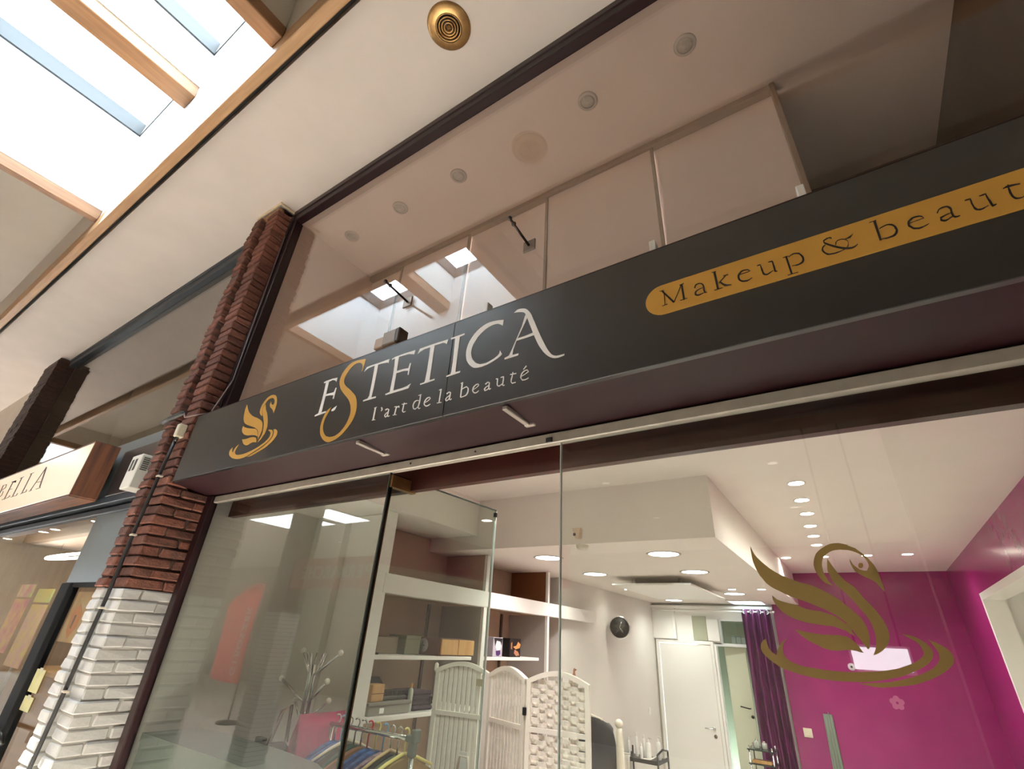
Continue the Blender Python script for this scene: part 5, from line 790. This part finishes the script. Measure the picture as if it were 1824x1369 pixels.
part('beak', MB().prism(bx_([(5.678, 1.742), (5.70, 1.75), (5.676, 1.757)]), lambda u, v, d: (u, 5.555+d, v), .01), M('beak_dark', '6A4A36', 0.7), t)
part('peg', MB().tube([(-2.84, 5.56, 1.67), (-2.80, 5.56, 1.67)], .006, 6), BLACKM, t)
t = thing('motion_sensor', (-1.68, 3.44, 2.70), 'small beige security sensor on the face of the dropped ceiling', 'sensor')
part('housing', MB().prism([(-1.71, 2.79), (-1.645, 2.79), (-1.655, 2.715), (-1.685, 2.715)], lambda u, v, d: (u, 3.44-d, v), .05), M('sensor_beige', 'C9B49A', 0.5), t)
part('lens', MB().ball((-1.69, 3.39, 2.742), .012), BLACKP, t)
t = thing('smoke_detector', (-1.672, 3.475, 2.66), 'small round smoke detector under the front edge of the dropped ceiling', 'detector')
part('base', MB().lathe([(0.0001, 2.645), (.035, 2.646), (.046, 2.66), (.048, 2.677)], (-1.672, 3.49, 0), 20), M('detector_cream', 'C9C2B0', 0.5), t)
part('vent', MB().lathe([(.036, 2.650), (.047, 2.664)], (-1.672, 3.49, 0), 20), M('detector_dark', '8A8478', 0.6), t)

# ================================================================ REAR DOORS AND CURTAIN
d1 = sroot('door_1', (-2.35, 8.55, 0))
part('leaf', MB().bbox(-2.745, -1.972, 8.515, 8.552, 0.01, 2.10, .003), WHITEP, d1)
part('frame', MB().bbox(-2.80, -2.75, 8.50, 8.56, 0, 2.15, .004).bbox(-1.968, -1.925, 8.50, 8.56, 0, 2.15, .004).bbox(-2.75, -1.968, 8.50, 8.56, 2.105, 2.15, .004), WHITEP, d1)
part('handle', MB().lathe([(.0001, 8.505), (.022, 8.506), (.024, 8.515)], (-2.06, 0, 1.055), 16, 'y').tube([(-2.06, 8.51, 1.055), (-2.06, 8.46, 1.055), (-2.17, 8.455, 1.055)], .009, 8), CHROME, d1)
part('keyhole_plate', MB().lathe([(.0001, 8.507), (.022, 8.508), (.024, 8.515)], (-2.05, 0, 0.965), 16, 'y'), M('worn_brass', '8E8268', 0.4, 0.7), d1)
d2 = sroot('door_2', (-1.86, 8.6, 0))
part('frame', MB().bbox(-1.92, -1.885, 8.50, 8.60, 0, 2.12, .004).bbox(-1.885, -1.42, 8.50, 8.60, 2.095, 2.12, .004), WHITEP, d2)
q0, q1 = Vector((-1.80, 8.62, 0)), Vector((-1.50, 8.56, 0)); dd = (q1-q0).normalized(); nn = Vector((-dd.y, dd.x, 0))
def Q(u, w, z): p = q0+dd*u+nn*w; return (p.x, p.y, z)
lw_ = (q1-q0).length
part('leaf', MB().add([Q(0,0,.01),Q(lw_,0,.01),Q(lw_,.035,.01),Q(0,.035,.01),Q(0,0,2.09),Q(lw_,0,2.09),Q(lw_,.035,2.09),Q(0,.035,2.09)], [(0,3,2,1),(4,5,6,7),(0,1,5,4),(1,2,6,5),(2,3,7,6),(3,0,4,7)]), M('greenish_door_paint', 'C3C6AE', 0.4), d2)
part('handle', MB().tube([Q(lw_-.045,0,1.345), Q(lw_-.045,-.05,1.345), Q(lw_-.16,-.055,1.36)], .008, 8), BLACKM, d2)
part('keyhole_plate', MB().tube([Q(lw_-.03,.0,1.25), Q(lw_-.03,-.008,1.25)], .02, 12), BLACKM, d2)
cl = sroot('window_15', (-1.6, 8.6, 2.14)); part('pane', MB().box(-1.80, -1.40, 8.595, 8.603, 2.14, 2.46), GLASS, cl)
part('frame', MB().bbox(-1.81, -1.40, 8.54, 8.57, 2.44, 2.47, .003).bbox(-1.815, -1.79, 8.54, 8.57, 2.13, 2.47, .003), WHITEP, cl)
for k in range(3):
    t = thing('storage_jar', (-1.72+.07*k, 9.0, 2.14), ('left', 'middle', 'right')[k] + ' white jar of three behind the rear clerestory window', 'jar', 'white jars behind the clerestory'); x = -1.72+.075*k
    part('body', MB().bbox(x-.03, x+.03, 8.97, 9.03, 2.14, 2.24, .008), WHITEP, t); part('lid', MB().bbox(x-.031, x+.031, 8.969, 9.031, 2.24, 2.26, .006), M('jar_lid', 'BDBDB5', 0.4), t)
single('wall_shelf', MB().bbox(-2.1, -1.1, 8.85, 9.15, 2.10, 2.14, .004), M('dark_shelf', '2E2018', 0.6), 'dark shelf carrying white jars in the back room', 'shelf')
bk = thing('bulkhead_cabinet', (-2.4, 8.5, 2.15), 'white bulkhead panels above the rear door', 'cabinet')
part('left_panel', MB().bbox(-2.83, -2.50, 8.49, 8.55, 2.16, 2.60, .003), WHITEP, bk); part('pilaster', MB().bbox(-2.50, -2.46, 8.47, 8.55, 2.16, 2.60, .003), WHITEP, bk)
part('glass_panel', MB().bbox(-2.21, -2.0, 8.53, 8.55, 2.16, 2.50, .002), M('grey_green_glass', 'A5A893', 0.15), bk); part('right_panel', MB().bbox(-1.99, -1.82, 8.50, 8.55, 2.16, 2.46, .003), WHITEP, bk)
part('cornice', MB().bbox(-2.83, -1.03, 8.44, 8.55, 2.60, 2.64, .004), WHITEP, bk)
CURT = M('purple_satin', '35092F', 0.42, color2='6A1258', scale=6, stretch=(6, 6, 0.6))
ct = thing('curtain', (-1.24, 8.40, 0), 'dark purple satin curtain hanging beside the magenta wall', 'curtain')
def cu(u, v):
    x = -1.445 + .385*u - .02*v*math.sin(u*9); amp = .028+.02*v
    return (x + .05*v*(u-.5), 8.40 + amp*math.sin(u*28+1.2*math.sin(3*v)), 2.60-2.45*v)
part('cloth', MB().grid(cu, 60, 24), CURT, ct, solid=0.004)
for k in range(4): part('eyelet', MB().lathe([(.022, 8.385), (.03, 8.38), (.03, 8.42), (.022, 8.415)], (-1.40+.10*k, 0, 2.565), 14, 'y'), CHROME, ct)
t = thing('curtain_rod', (-1.6, 8.40, 2.565), 'thin white curtain rod carrying the purple curtain', 'rod')
part('rod', MB().tube([(-2.80, 8.40, 2.565), (-1.02, 8.40, 2.565)], .011, 8), WHITEP, t); part('finial', MB().ball((-1.01, 8.40, 2.565), .02), CHROME, t)
# magenta wall marks
t = thing('flower_decal', (0.168, 8.499, 1.53), 'faded pink five-petal flower sticker on the magenta rear wall', 'decal')
for k in range(5):
    a = math.pi/2 + k*2*math.pi/5; c0 = (0.168+.045*math.cos(a), 1.588+.045*math.sin(a))
    part('petal', MB().prism([(c0[0]+.033*math.cos(b), c0[1]+.033*math.sin(b)) for b in [i*.628 for i in range(10)]], lambda u, v, d: (u, 8.4995-d, v), .001), M('faded_pink', 'B05A86', 0.5), t)
t = thing('round_sticker', (-0.22, 8.499, 1.90), 'small round white sticker with dark centre on the magenta wall', 'sticker')
part('disc', MB().lathe([(.0001, 8.496), (.042, 8.496), (.042, 8.4995)], (-.22, 0, 1.945), 20, 'y'), M('sticker_white', 'DCD6DC', 0.5), t); part('centre', MB().lathe([(.0001, 8.495), (.014, 8.495), (.014, 8.497)], (-.22, 0, 1.945), 12, 'y'), M('sticker_dark', '3A3038', 0.5), t)
t = thing('grey_drape', (-0.60, 8.47, 0), 'narrow grey ribbed cloth strip hanging on the magenta wall', 'cloth')
part('cloth', MB().grid(lambda u, v: (-.66+.10*u-.03*v*(1-u), 8.475+.012*math.sin(u*20), 1.39-1.3*v), 16, 6), M('grey_green_cloth', '7D8A7C', 0.8), t, solid=.006)
part('hook', MB().tube([(-.60, 8.50, 1.40), (-.60, 8.46, 1.40), (-.60, 8.455, 1.42)], .006, 6), CHROME, t)
t = thing('white_chair', (-0.12, 5.0, 0.0), 'white moulded chair whose back edge just shows at the bottom of the window', 'chair')
def chb(u, v):
    a = (u-.5)*2.2; return (-.0+.28*math.sin(a), 5.0-.28*math.cos(a)+.28+.10*v, .75+.58*v-.10*(2*u-1)**2*v)
part('backrest', MB().grid(chb, 16, 8), WHITEP, t, solid=.012); part('seat', MB().bbox(-.25, .25, 4.72, 5.2, .72, .76, .02), WHITEP, t)
for sx in (-.2, .2):
    for sy in (4.77, 5.15): part('leg', MB().tube([(sx*1.1, sy, 0), (sx*.8, sy, .73)], .016, 8), CHROME, t)

# ================================================================ CHAIR WITH JACKET, POST, TROLLEYS
t = thing('draped_armchair', (-2.03, 4.55, 0), 'high-backed chair covered by a dark jacket behind the folding screen', 'chair')
def jk(u, v):
    a = math.pi*(u); rx = .165*(1-.25*max(0, 1-v*3)**2); return (-2.06+rx*math.cos(a), 4.55-.10*math.sin(a)-.05*v, 1.47-.02*abs(math.cos(a))**3-.75*v + .0 - .05*(1-math.sin(a))*max(0, 1-v*2))
part('jacket', MB().grid(jk, 20, 14), M('charcoal_cloth', '24262A', 0.85, vary=0.2, scale=9, bump=0.4, bscale=14), t, solid=.02)
part('backrest', MB().bbox(-2.24, -1.925, 4.53, 4.60, .45, 1.43, .04), M('chair_grey', '5A5A58', 0.7), t)
part('pale_trim', MB().tube([(-2.20, 4.50, 1.455), (-2.08, 4.47, 1.478), (-1.98, 4.47, 1.455)], .012, 8), M('jacket_trim', 'C9BEAE', 0.7), t)
part('seat', MB().bbox(-2.27, -1.93, 4.2, 4.60, .40, .47, .02), M('chair_grey', '5A5A58', 0.7), t)
for sx in (-2.24, -1.95):
    for sy in (4.23, 4.57): part('leg', MB().bbox(sx-.018, sx+.018, sy-.018, sy+.018, 0, .40, .004), BLACKM, t)
t = thing('turned_post', (-1.87, 4.52, 0), 'cream turned wooden post with ball finial beside the dark jacket', 'post')
part('shaft', MB().lathe([(0.0001, 0), (.045, 0), (.045, .9), (.036, .96), (.032, 1.1), (.030, 1.30), (.024, 1.38), (.020, 1.415), (.0001, 1.415)], (-1.845, 4.5, 0), 16), M('cream_paint', 'D8D2C0', 0.4), t)
part('finial', MB().ball((-1.845, 4.5, 1.443), .033), M('cream_paint', 'D8D2C0', 0.4), t)
part('foot', MB().bbox(-1.92, -1.77, 4.42, 4.58, 0, .03, .006), M('cream_paint', 'D8D2C0', 0.4), t)
tr = thing('black_trolley', (-2.58, 7.05, 0), 'small black metal trolley with white bottles by the rear wall', 'trolley')
part('tray', MB().bbox(-2.80, -2.34, 6.85, 7.25, .80, .815, .003).bbox(-2.80, -2.34, 6.845, 6.855, .80, .84, .002).bbox(-2.345, -2.335, 6.85, 7.25, .80, .84, .002).bbox(-2.805, -2.795, 6.85, 7.25, .80, .84, .002), BLACKM, tr)
part('lower_tray', MB().bbox(-2.80, -2.34, 6.85, 7.25, .30, .315, .003), BLACKM, tr)
for x in (-2.795, -2.345):
    for y in (6.855, 7.245): part('leg', MB().tube([(x, y, .04), (x, y, .90)], .011, 8), BLACKM, tr)
part('handle', MB().tube([(-2.345, 6.855, .90), (-2.345, 7.05, .93), (-2.345, 7.245, .90)], .010, 8), BLACKM, tr)
for k, (x, y, h, r, pm, lab) in enumerate(((-2.75, 7.0, .20, .018, False, 'slim white tube bottle at the left end of the black trolley'), (-2.68, 7.08, .25, .02, False, 'tallest slim white bottle on the black trolley'),
        (-2.60, 7.12, .23, .02, False, 'third white bottle from the left on the black trolley'), (-2.575, 6.95, .16, .019, False, 'short white bottle in front on the black trolley'),
        (-2.50, 7.0, .21, .032, True, 'white pump bottle beside the paper on the black trolley'), (-2.41, 7.10, .22, .03, True, 'white pump bottle at the right end of the black trolley'))):
    bottle(x, y, .816, h, r, lab, WHITEP, M('bottle_cap', 'D9D5CC', 0.4), pm, 'white bottles on the black trolley')
t = thing('paper_sheet', (-2.47, 6.92, .816), 'curled white paper sheet on the front of the black trolley', 'paper')
part('sheet', MB().grid(lambda u, v: (-2.56+.16*u, 6.87+.12*v, .822+.035*u*u+.01*v), 8, 4), M('paper_white', 'E8E5DE', 0.6), t, solid=.001)
part('folded_corner', MB().grid(lambda u, v: (-2.55+.08*u, 6.875+.05*v, .8285+.012*u), 3, 3), M('paper_white', 'E8E5DE', 0.6), t, solid=.001)
t = thing('white_towel', (-2.80, 6.82, .60), 'folded white towel hanging on the front of the black trolley', 'towel')
part('cloth', MB().grid(lambda u, v: (-2.79+.11*u, 6.826-.006*math.sin(8*u), .86-.28*v), 8, 6), M('towel_white', 'C9C4BA', 0.95, bump=.4, bscale=60), t, solid=.014)
part('fold', MB().grid(lambda u, v: (-2.79+.11*u, 6.826+.03*v, .862+.008*math.sin(math.pi*v)), 6, 4), M('towel_white', 'C9C4BA', 0.95), t, solid=.010)
t = thing('glass_trolley', (-1.36, 7.85, 0), 'glass-shelved beauty trolley in front of the purple curtain', 'trolley')
for z in (.985, .845): part('shelf', MB().bbox(-1.50, -1.2, 7.68, 8.0, z, z+.012, .003), M('dark_glass', '20302E', 0.1), t)
for x in (-1.48, -1.22):
    for y in (7.70, 7.98): part('leg', MB().tube([(x, y, 0), (x, y, 1.03)], .009, 8), CHROME, t)
t = thing('wooden_tray', (-1.36, 7.8, .857), 'pale wooden tray with jars on the lower shelf of the glass trolley', 'tray')
part('base', MB().bbox(-1.46, -1.25, 7.72, 7.92, .858, .875, .003), OAK, t); part('rim', MB().bbox(-1.46, -1.25, 7.715, 7.725, .858, .892, .002), OAK, t)
bottle(-1.40, 7.80, .998, .09, .03, 'glass jar on the upper shelf of the glass trolley, left', M('jar_glass', 'A9B0A4', 0.15), CHROME); bottle(-1.31, 7.80, .998, .08, .03, 'glass jar on the upper shelf of the glass trolley, right', M('jar_glass', 'A9B0A4', 0.15), CHROME)
# ================================================================ NEIGHBOUR'S THINGS
lb = thing('light_box_sign', (-7.1, 1.29, 2.83), 'cream light box with thin dark capitals and stained wooden end, left of the brick pier', 'sign')
part('face', MB().bbox(-9.25, -5.135, 1.200, 1.215, 2.84, 3.285, .003), M('cream_acrylic', 'E6D5BE', 0.18, spec=0.6, emit='F3DCBE', estr=0.25), lb)
STAIN = wood('stained_walnut', '3A2016', '5E3820', 'z'); STAINX = wood('stained_walnut_x', '3A2418', '6A4026', 'x')
part('end_board', MB().bbox(-5.135, -5.115, 1.198, 1.385, 2.83, 3.295, .003), STAIN, lb)
part('bottom_board', MB().bbox(-9.25, -5.135, 1.20, 1.385, 2.82, 2.84, .003), STAINX, lb)
part('top_board', MB().bbox(-9.25, -5.135, 1.20, 1.385, 3.285, 3.30, .003), STAINX, lb)
part('back_board', MB().bbox(-9.25, -5.135, 1.375, 1.39, 2.84, 3.285, .003), STAINX, lb)
part('wall_spacer', MB().bbox(-5.6, -5.3, 1.388, 1.44, 2.95, 3.15, .003).bbox(-8.8, -8.5, 1.388, 1.44, 2.95, 3.15, .003), BLACKM, lb)
for ch, polys in BELLA: part('letter', decal(polys, 1.197, 0.003), M('thin_dark_letter', '4A4038', 0.5), lb)
part('fascia_board', MB().bbox(-5.11, -4.36, 1.425, 1.442, 2.87, 3.27, .003), M('dark_fascia', '2E2724', 0.35), nf)
sr = thing('alarm_box', (-4.35, 1.37, 2.82), 'white alarm box with louvred side beside the brick pier', 'alarm')
part('housing', MB().bbox(-4.43, -4.26, 1.295, 1.426, 2.825, 3.085, .006), M('alarm_white', 'E4E1D4', 0.4), sr)
for k in range(7): part('side_slot', MB().bbox(-4.262, -4.257, 1.315, 1.36, 2.965+.015*k, 2.972+.015*k, .001), M('slot_dark', '4A4A44', 0.6), sr)
for k in range(2): part('front_slot', MB().bbox(-4.40+.06*k, -4.365+.06*k, 1.293, 1.297, 2.96, 3.05, .001), M('slot_dark', '4A4A44', 0.6), sr)
# jagged sheet behind the neighbour transom
t = thing('jagged_sheet', (-5.6, 2.05, 3.0), 'pale jagged sheet behind the neighbouring upper window', 'paper')
pl = [(-8.2, 3.0), (-5.4, 3.0), (-5.5, 3.32), (-5.32, 3.4), (-5.42, 3.62), (-5.2, 3.74), (-5.32, 4.0), (-5.6, 4.08), (-5.75, 3.96), (-6.0, 3.92), (-6.1, 3.7), (-6.4, 3.6), (-6.5, 3.36), (-7.0, 3.3), (-7.6, 3.18)]
part('sheet', MB().prism(pl, lambda u, v, d: (u, 2.05+d, v), .01), M('pale_sheet', 'BDB9A6', 0.8, vary=0.08, scale=3), t)
part('batten', MB().bbox(-7.2, -5.3, 2.06, 2.09, 2.95, 3.0, .003), OAK, t)
# interior
TEAL = M('pale_teal_board', 'A9C4BE', 0.4, vary=.04, scale=3)
t = thing('display_wall', (-6.9, 3.2, 0), 'pale teal boards between brown posts inside the neighbouring shop', 'display')
for k in range(4):
    part('post', MB().bbox(-8.9+1.15*k, -8.78+1.15*k, 3.0, 3.12, 0, 2.74, .004), wood('brown_post', '6A4426', '7E5634', 'z'), t)
    if k < 3: part('board', MB().bbox(-8.77+1.15*k, -7.76+1.15*k, 3.05, 3.07, 1.9, 2.6, .003), TEAL, t)
    if k < 3:
        for z in (1.0, 1.4, 1.75): part('shelf', MB().bbox(-8.77+1.15*k, -7.76+1.15*k, 2.85, 3.1, z, z+.025, .003), OAK, t)
for i, (x, w, z0, h, c1, c2, lab) in enumerate(((-8.3, .5, 1.55, .55, 'E8B83A', 'D8578A', 'yellow and pink sweets poster stand'), (-7.6, .5, 1.45, .6, 'E7A0A8', 'E8C84A', 'pink and yellow striped poster stand'))):
    t = thing('poster_stand', (x, 2.0, 0), lab + ' in the neighbouring window', 'poster stand')
    part('poster', MB().bbox(x-w/2, x+w/2, 1.99, 2.0, z0, z0+h, .002), M('sweets_print_%d' % i, c1, .4, color2=c2, scale=9), t)
    part('header', MB().bbox(x-w/2, x+w/2, 1.985, 2.0, z0+h+.02, z0+h+.16, .002), M('header_print_%d' % i, c2, .4, color2='C8D070', scale=6), t)
    part('post', MB().tube([(x, 2.01, 0), (x, 2.01, z0+h)], .015, 8), CHROME, t); part('foot', MB().bbox(x-.2, x+.2, 1.85, 2.15, 0, .02, .005), BLACKM, t)
t = thing('counter_unit', (-6.6, 2.6, 0), 'long brown counter inside the neighbouring shop', 'counter')
part('body', MB().bbox(-8.6, -5.5, 2.4, 2.8, 0, 1.35, .006), wood('counter_wood', '8A5A34', 'A06E44', 'x'), t); part('top', MB().bbox(-8.62, -5.48, 2.37, 2.82, 1.35, 1.39, .004), OAK, t)
t = thing('door_poster', (-4.85, 1.53, 1.82), 'orange cartoon-coloured poster on the neighbouring glass door', 'poster')
part('sheet', MB().bbox(-5.05, -4.62, 1.52, 1.523, 1.80, 2.14, .001), M('poster_cream', 'D8B98A', .5, color2='C98A4A', scale=7), t)
part('shape', MB().prism([(-4.98, 2.0), (-4.90, 2.06), (-4.80, 2.0), (-4.80, 1.9), (-4.88, 1.82), (-4.96, 1.88)], lambda u, v, d: (u, 1.5195-d, v), .001), M('poster_orange', 'D87A3A', .5), t)
part('dark_mark', MB().prism([(-4.91, 1.98), (-4.875, 1.98), (-4.885, 1.89), (-4.905, 1.89)], lambda u, v, d: (u, 1.518-d, v), .001), M('poster_dark', '3A4656', .5), t)
for i, (z0, z1, lab) in enumerate(((1.48, 1.62, 'upper pale yellow note'), (1.37, 1.455, 'lower pale yellow note'))):
    t = thing('paper_note', (-5.03, 1.50, z0), lab + ' taped to the neighbouring glass door', 'note')
    part('sheet', MB().bbox(-5.11, -4.93, 1.499, 1.502, z0, z1, .001), M('yellow_paper', 'CFCB94', .6, vary=.08, scale=14), t)
    part('tape', MB().bbox(-5.05, -4.99, 1.4975, 1.4992, z1-.015, z1+.01, .0005), M('tape', 'C9C7AE', .4), t)
t = thing('orange_frame', (-4.5, 1.9, 0), 'orange wooden display stand behind the neighbouring glass door', 'stand')
OR = wood('orange_wood', 'B8742E', 'CC8840', 'z')
part('side', MB().bbox(-5.1, -5.05, 1.8, 2.1, 0, 2.15, .004), OR, t); part('side', MB().bbox(-4.2, -4.15, 1.8, 2.1, 0, 2.15, .004), OR, t)
for z in (0.9, 1.3, 1.7, 2.1): part('shelf', MB().bbox(-5.05, -4.2, 1.82, 2.1, z, z+.03, .003), OR, t)
for i, (x, z, c) in enumerate(((-4.95, 1.33, 'D9D2C4'), (-4.75, 1.33, '8FB0C0'), (-4.5, 1.33, 'D8D4CC'), (-4.9, 1.73, 'C9B48A'), (-4.6, 1.73, 'B0BCC4'))):
    t = thing('shop_carton', (x, 1.95, z), ['left white carton on the middle shelf', 'blue carton on the middle shelf', 'right white carton on the middle shelf', 'tan carton on the upper shelf', 'grey carton on the upper shelf'][i] + ' of the orange stand', 'carton')
    part('body', MB().bbox(x-.08, x+.08, 1.88, 2.0, z, z+.2, .004), M('carton_%d' % i, c, .5), t); part('flap', MB().bbox(x-.08, x+.08, 1.88, 2.0, z+.2, z+.205, .002), M('carton_flap_%d' % i, c, .6), t)
GLOWN = M('lamp_glow_neighbour', 'FFFFFF', .4, emit=(1, .86, .66), estr=40)
for i, (x, y) in enumerate(((-5.72, 1.62), (-6.85, 1.63), (-7.25, 1.64), (-6.3, 2.3), (-7.6, 2.4), (-8.6, 1.65))):
    t = thing('spot_lamp', (x, y, 2.75), 'lit spot in the walnut ceiling of the neighbouring shop, ' + ['nearest the grey panel', 'second from the grey panel', 'third from the grey panel', 'set back on the right', 'set back on the left', 'furthest left'][i], 'spotlight', 'spots in the neighbouring shop')
    downlight_mesh(x, y, 2.75, .04, t, GLOWN, 0); lamp(x, y, 2.735, 7.0, t)
t = thing('linear_lamp', (-7.6, 2.1, 2.55), 'long oval white pendant lamp in the neighbouring shop', 'lamp')
ov = [(-7.6+.95*math.cos(a), 2.1+.09*math.sin(a), 2.58) for a in [i*math.pi/18 for i in range(37)]]
part('tube', MB().tube(ov, .016, 6, False), M('tube_glow', 'FFFFFF', .4, emit=(1, .95, .86), estr=14), t)
for x in (-8.2, -7.0): part('wire', MB().tube([(x, 2.1, 2.58), (x, 2.1, 2.75)], .003, 6), BLACKM, t)

# ================================================================ ACROSS THE ARCADE
ROT_FACE = Matrix(((-1, 0, 0), (0, 0, 1), (0, 1, 0))).transposed().transposed()
def facing_plus_y(): return Matrix(((-1, 0, 0), (0, 0, 1), (0, 1, 0)))
ss = thing('supermarket_sign', (-5.9, -2.48, 2.6), 'long red sign board with white capitals across the arcade, seen mirrored in the glass', 'sign')
part('board', MB().bbox(-8.6, -2.9, -2.52, -2.44, 2.6, 3.1, .004), M('sign_red', 'B4362C', .45), ss)
for i, ch in enumerate('SUPERMARCHE'):
    me = text_mesh(ch, 0.29, 0.004, .006); me.materials.append(M('sign_white', 'CFC8BE', .5)); x = -6.12 - .212*i
    R3 = Matrix(((-1, 0, 0), (0, 0, 1), (0, 1, 0)))
    me.transform(R3.to_4x4()); o = place(me, 'letter', (x, -2.434, 2.85), ss)
fl = thing('feather_flag', (-12.3, -4.2, 0), 'tall red feather flag with white lettering across the arcade, seen mirrored in the glass', 'flag')
REDF = M('flag_red', 'E04640', .7)
def fg(u, v):
    z = .75 + 2.15*v; wdt = 1.35*(1 if v < .72 else max(.12, math.cos((v-.72)/.28*1.35)))
    return (-12.32 - wdt*u, -4.2+.04*math.sin(5*u+3*v), z)
part('cloth', MB().grid(fg, 14, 20), REDF, fl, solid=.004)
part('pole', MB().tube([(-12.3, -4.2, 0), (-12.3, -4.2, 2.6), (-12.36, -4.2, 2.85), (-12.6, -4.2, 2.93)], .015, 8), M('pole_grey', '8A8A86', .5), fl)
part('base', MB().lathe([(.0001, 0), (.25, 0), (.25, .04), (.04, .07), (.0001, .07)], (-12.3, -4.2, 0), 20), BLACKM, fl)
for i, ch in enumerate('GIROSZEK'):
    me = text_mesh(ch, .27, .004, .006); me.materials.append(M('flag_white', 'E6E2DC', .6))
    me.transform(Matrix(((0, 1, 0), (0, 0, 1), (1, 0, 0))).to_4x4()); place(me, 'letter', (-12.62, -4.145, .98+.185*i), fl)
for i, (x0, x1) in enumerate(((-11.7, -9.9), (-9.6, -8.7))):
    t = thing('ceiling_light_panel', ((x0+x1)/2, -3.5, 4.19), ('wide' if i == 0 else 'narrow') + ' bright ceiling light panel in the hall across the arcade', 'light panel')
    part('diffuser', MB().box(x0, x1, -4.1, -2.95, 4.185, 4.195), M('hall_glow', 'FFFFFF', .4, emit=(.92, .96, 1), estr=6.0), t)
    part('frame', MB().bbox(x0-.04, x0, -4.14, -2.91, 4.17, 4.2, .003).bbox(x1, x1+.04, -4.14, -2.91, 4.17, 4.2, .003).bbox(x0, x1, -4.14, -4.1, 4.17, 4.2, .003).bbox(x0, x1, -2.95, -2.91, 4.17, 4.2, .003), WHITEP, t)

FILL_GLOW_HALL = M('fill_glow_hall', 'FFFFFF', .4, emit=(1, .95, .88), estr=1.5)
for i in range(7):  # unseen fill lights added in the hall to brighten the arcade
    for j in range(2):
        x, y = -14.3+2.3*i, -3.5-2.4*j
        t = thing('hall_fill_light', (x, y, 4.2), 'added fill light in the hall across the arcade, %s row, %s from the right' % (('front', 'rear')[j], ('seventh', 'sixth', 'fifth', 'fourth', 'third', 'second', 'first')[i]), 'downlight', 'added fill lights in the hall across the arcade')
        downlight_mesh(x, y, 4.2, .06, t, FILL_GLOW_HALL, 0); lamp(x, y, 4.185, 100.0, t, soft=0.0)
t = thing('lit_sign', (0.15, -2.45, 2.0), 'small white lit sign on the wall across the arcade, mirrored in the right-hand window', 'sign')
part('face', MB().bbox(-.12, .28, -2.40, -2.39, 1.95, 2.12, .003), M('lit_sign_glow', 'FFFFFF', .4, emit=(.9, .96, 1), estr=4.0), t)
part('case', MB().bbox(-.14, .30, -2.50, -2.40, 1.93, 2.14, .004), WHITEP, t)
part('hanger', MB().tube([(-.08, -2.45, 2.13), (-.08, -2.45, 4.2)], .01, 6).tube([(.24, -2.45, 2.13), (.24, -2.45, 4.2)], .01, 6), BLACKM, t)
